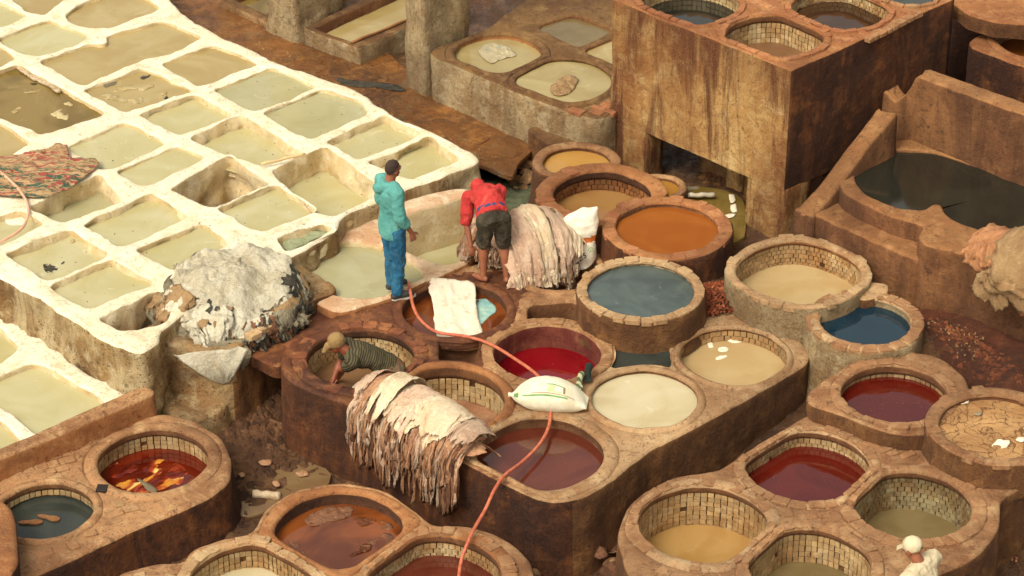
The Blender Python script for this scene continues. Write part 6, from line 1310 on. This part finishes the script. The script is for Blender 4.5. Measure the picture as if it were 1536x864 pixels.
pave([(420,95),(560,150),(640,185),(740,240),(765,250),(780,232),(700,190),(620,150),(560,110),(470,75)], .95, -.75, M['wetpath'], wk, L=.42, Wd=.30, gap=.008, miss=.05, lift=.002)
pave([(1330,668),(1400,668),(1500,700),(1560,715),(1500,742),(1440,720),(1330,690),(1290,655)], 1.0, .55, M['stone'], par('four joined'))
pave([(1120,742),(1160,735),(1290,765),(1280,800),(1220,790),(1150,770)], 1.0, .2, M['stone'], par('four joined'))
pave([(965,748),(1018,722),(1108,700),(1216,634),(1250,638),(1120,700),(1060,712),(960,760)], 1.0, .75, M['stone_pale'], par('four joined'), miss=.35)
pave([(20,712),(140,655),(180,690),(150,720),(210,755),(170,785),(90,830),(60,835),(140,770)], .6, .45, M['stone'], par('lower left'), L=.15, Wd=.12, miss=.12)
pave([(930,0),(1100,60),(1187,100),(1300,50),(1425,0),(1250,-20),(1100,-20)], ZK, -.72, M['stone_red'], ko, miss=.25)
pave([(1300,60),(1425,0),(1360,-5),(1290,35)], ZK, .8, M['stone'], ko, L=.14, Wd=.12)
pave([(800,60),(845,80),(915,110),(918,180),(860,165),(790,150),(770,135)], 1.6, -.7, M['stone_red'], par('lime-stained'), miss=.35)
pave([(425,540),(440,510),(470,494),(500,480),(560,468),(600,480),(560,490),(470,500),(455,540),(500,590),(560,600),(570,612),(520,600),(450,575)], 1.0, .7, M['stone_dark'], bo, miss=.45)
pave([(1242,592),(1300,548),(1400,535),(1450,590),(1400,645),(1340,640),(1250,612)], 1.2, .7, M['stone'], par('raised angular'), miss=.4)
# ---------------------------------------------------------------- loose rubble, shavings and scraps (uncountable)
def scatter(name, poly_px, zp, n, smin, smax, mat, label, hfn=None, flat_=.6, shape='rock', lift=0.0):
    poly = np.array(PP(poly_px, zp)); mn, mx = poly.min(0), poly.max(0); mb = MB(); k = 0
    while k < n:
        q = RNG.uniform(mn, mx)
        if not inside([q], poly)[0]: continue
        k += 1; s = smin+(smax-smin)*RNG.random()**2.2; z = (float(ground_z(q[0], q[1])) if hfn is None else hfn(q[0], q[1]))+lift; a = RNG.uniform(0, PI)
        if shape == 'rock':
            v = []; ca, sa = math.cos(a), math.sin(a)
            for p_ in ((1, 0, 0), (.3, .9, 0), (-.7, .6, 0), (-.8, -.5, 0), (.2, -.9, 0), (.35, .2, 1), (-.3, -.15, .9)):
                r_ = RNG.uniform(.75, 1.25); x, y, w_ = p_[0]*s*r_, p_[1]*s*r_*.8, p_[2]*s*flat_*r_; v.append((q[0]+x*ca-y*sa, q[1]+x*sa+y*ca, z+w_-.01))
            mb.add(v, [(0, 1, 5), (1, 2, 5), (2, 6, 5), (2, 3, 6), (3, 4, 6), (4, 5, 6), (4, 0, 5)], 0, RNG.normal(0, .22))
        else:                                        # curled shaving
            w_ = s*.22; d = np.array([math.cos(a), math.sin(a)]); pz = RNG.uniform(-.3, .6); v = []
            for j in range(4):
                t_ = j/3-.5; cx_, cy_ = q+d*s*t_; zz = z+s*(.25-t_*t_)*1.2+pz*s*t_; v += [(cx_-d[1]*w_, cy_+d[0]*w_, zz), (cx_+d[1]*w_, cy_-d[0]*w_, zz+w_*.6)]
            mb.add(v, [(0, 2, 3, 1), (2, 4, 5, 3), (4, 6, 7, 5)], 0, RNG.normal(0, .3))
    o = mb.build(name, mat, usetint=True); return tag(o, label, kind='stuff')
MUDR = masonry('mud_clod', S(112, 78, 52), S(86, 58, 40), S(136, 100, 72), S(44, 30, 22), bump=.8, rough=.8)
scatter('mud_clods', [(330,590),(420,570),(425,620),(520,690),(640,760),(600,770),(480,715),(380,760),(350,800),(340,690),(300,630)], 1*.1, 1500, .015, .10, MUDR, 'clods of mud strewn between the vats')
scatter('mud_clods', [(345,585),(420,545),(425,640),(380,650),(300,610)], .2, 700, .02, .13, MUDR, 'clods of mud heaped below the dark ledge', lift=.0)
scatter('mud_clods', [(860,800),(925,770),(925,864),(800,880)], .05, 260, .012, .05, MUDR, 'clods of mud at the foot of the central block')
scatter('mud_clods', [(980,690),(1215,560),(1215,600),(1000,735)], .3, 350, .012, .05, MUDR, 'clods of mud in the trench between the blocks')
scatter('mud_clods', [(180,790),(360,765),(380,800),(290,850),(150,880)], .05, 500, .015, .08, MUDR, 'clods of mud behind the pale bottom rings')
scatter('mud_clods', [(150,560),(230,580),(345,575),(300,640),(230,610)], .2, 350, .012, .06, MUDR, 'clods of mud below the rough plinth')
REDS = masonry('red_clod', S(150, 84, 50), S(122, 66, 40), S(172, 106, 66), S(64, 38, 26), bump=.8)
scatter('path_litter', [(300,30),(440,80),(600,160),(740,230),(760,250),(700,240),(540,160),(420,100),(300,50)], .95, 420, .006, .025, M['wall_pale'], 'grit and scraps on the wet ochre walkway', hfn=lambda x, y: .957)
scatter('soil_rubble', [(1395,470),(1536,540),(1600,600),(1440,575),(1395,540)], 1.1, 900, .012, .06, REDS, 'red soil and rubble beside the high basin wall')
scatter('soil_rubble', [(1450,800),(1600,740),(1600,900),(1440,900)], .1, 500, .012, .05, MUDR, 'dark rubble at the bottom right')
scatter('rubble', [(770,225),(800,230),(800,260),(765,262)], .85, 40, .05, .12, M['wall_pale'], 'broken stones at the end of the walkway')
scatter('rubble', [(1060,255),(1120,262),(1100,285),(1040,275)], .82, 60, .03, .09, M['wall'], 'broken stones under the raised tank')
cx_, cy_ = P(1075, 452, 1.05); shv = masonry('bark_shaving', S(172, 92, 56), S(146, 72, 44), S(196, 120, 78), S(90, 46, 30), bump=.2)
hz_ = lambda x, y: 1.0+.14*math.exp(-((x-cx_)**2+(y-cy_)**2)/.09)+random.uniform(-.03, .03)
scatter('bark_shavings', [(1040,430),(1085,418),(1110,440),(1100,468),(1050,475)], 1.05, 1500, .02, .06, shv, 'heap of reddish bark shavings between the blue-grey and pale vats', hfn=hz_, shape='curl')
scatter('straw_scraps', [(1380,470),(1480,500),(1460,540),(1390,520)], 1.1, 160, .015, .05, plain('straw', S(124, 92, 58), .8), 'pale straw and hide scraps on the red soil', shape='curl')
scatter('straw_scraps', [(1450,800),(1600,760),(1600,900),(1440,900)], .1, 250, .02, .06, plain('tan_scrap', S(150, 96, 60), .8), 'tan scraps in the dark rubble at the bottom right', shape='curl')
scatter('lime_crust', [(150,555),(215,575),(300,590),(345,590),(300,625),(240,605),(180,580)], .25, 320, .015, .08, M['rock'], 'crumbled lime and mud below the white wall')
scatter('mud_clods', [(340,600),(420,600),(520,690),(640,765),(560,740),(430,690)], .1, 700, .01, .04, M['wall'], 'small scraps trodden into the mud')
# specks of dirt on the white ridges
spk = []
scatter('dirt_specks', [(0,250),(400,60),(700,240),(480,330),(250,470),(180,500),(0,400)], ZA, 420, .004, .013, plain('dirt', S(92, 70, 44), .9), 'dirt specks lying on the white ridges', hfn=lambda x, y: ZA-.004, flat_=.5)
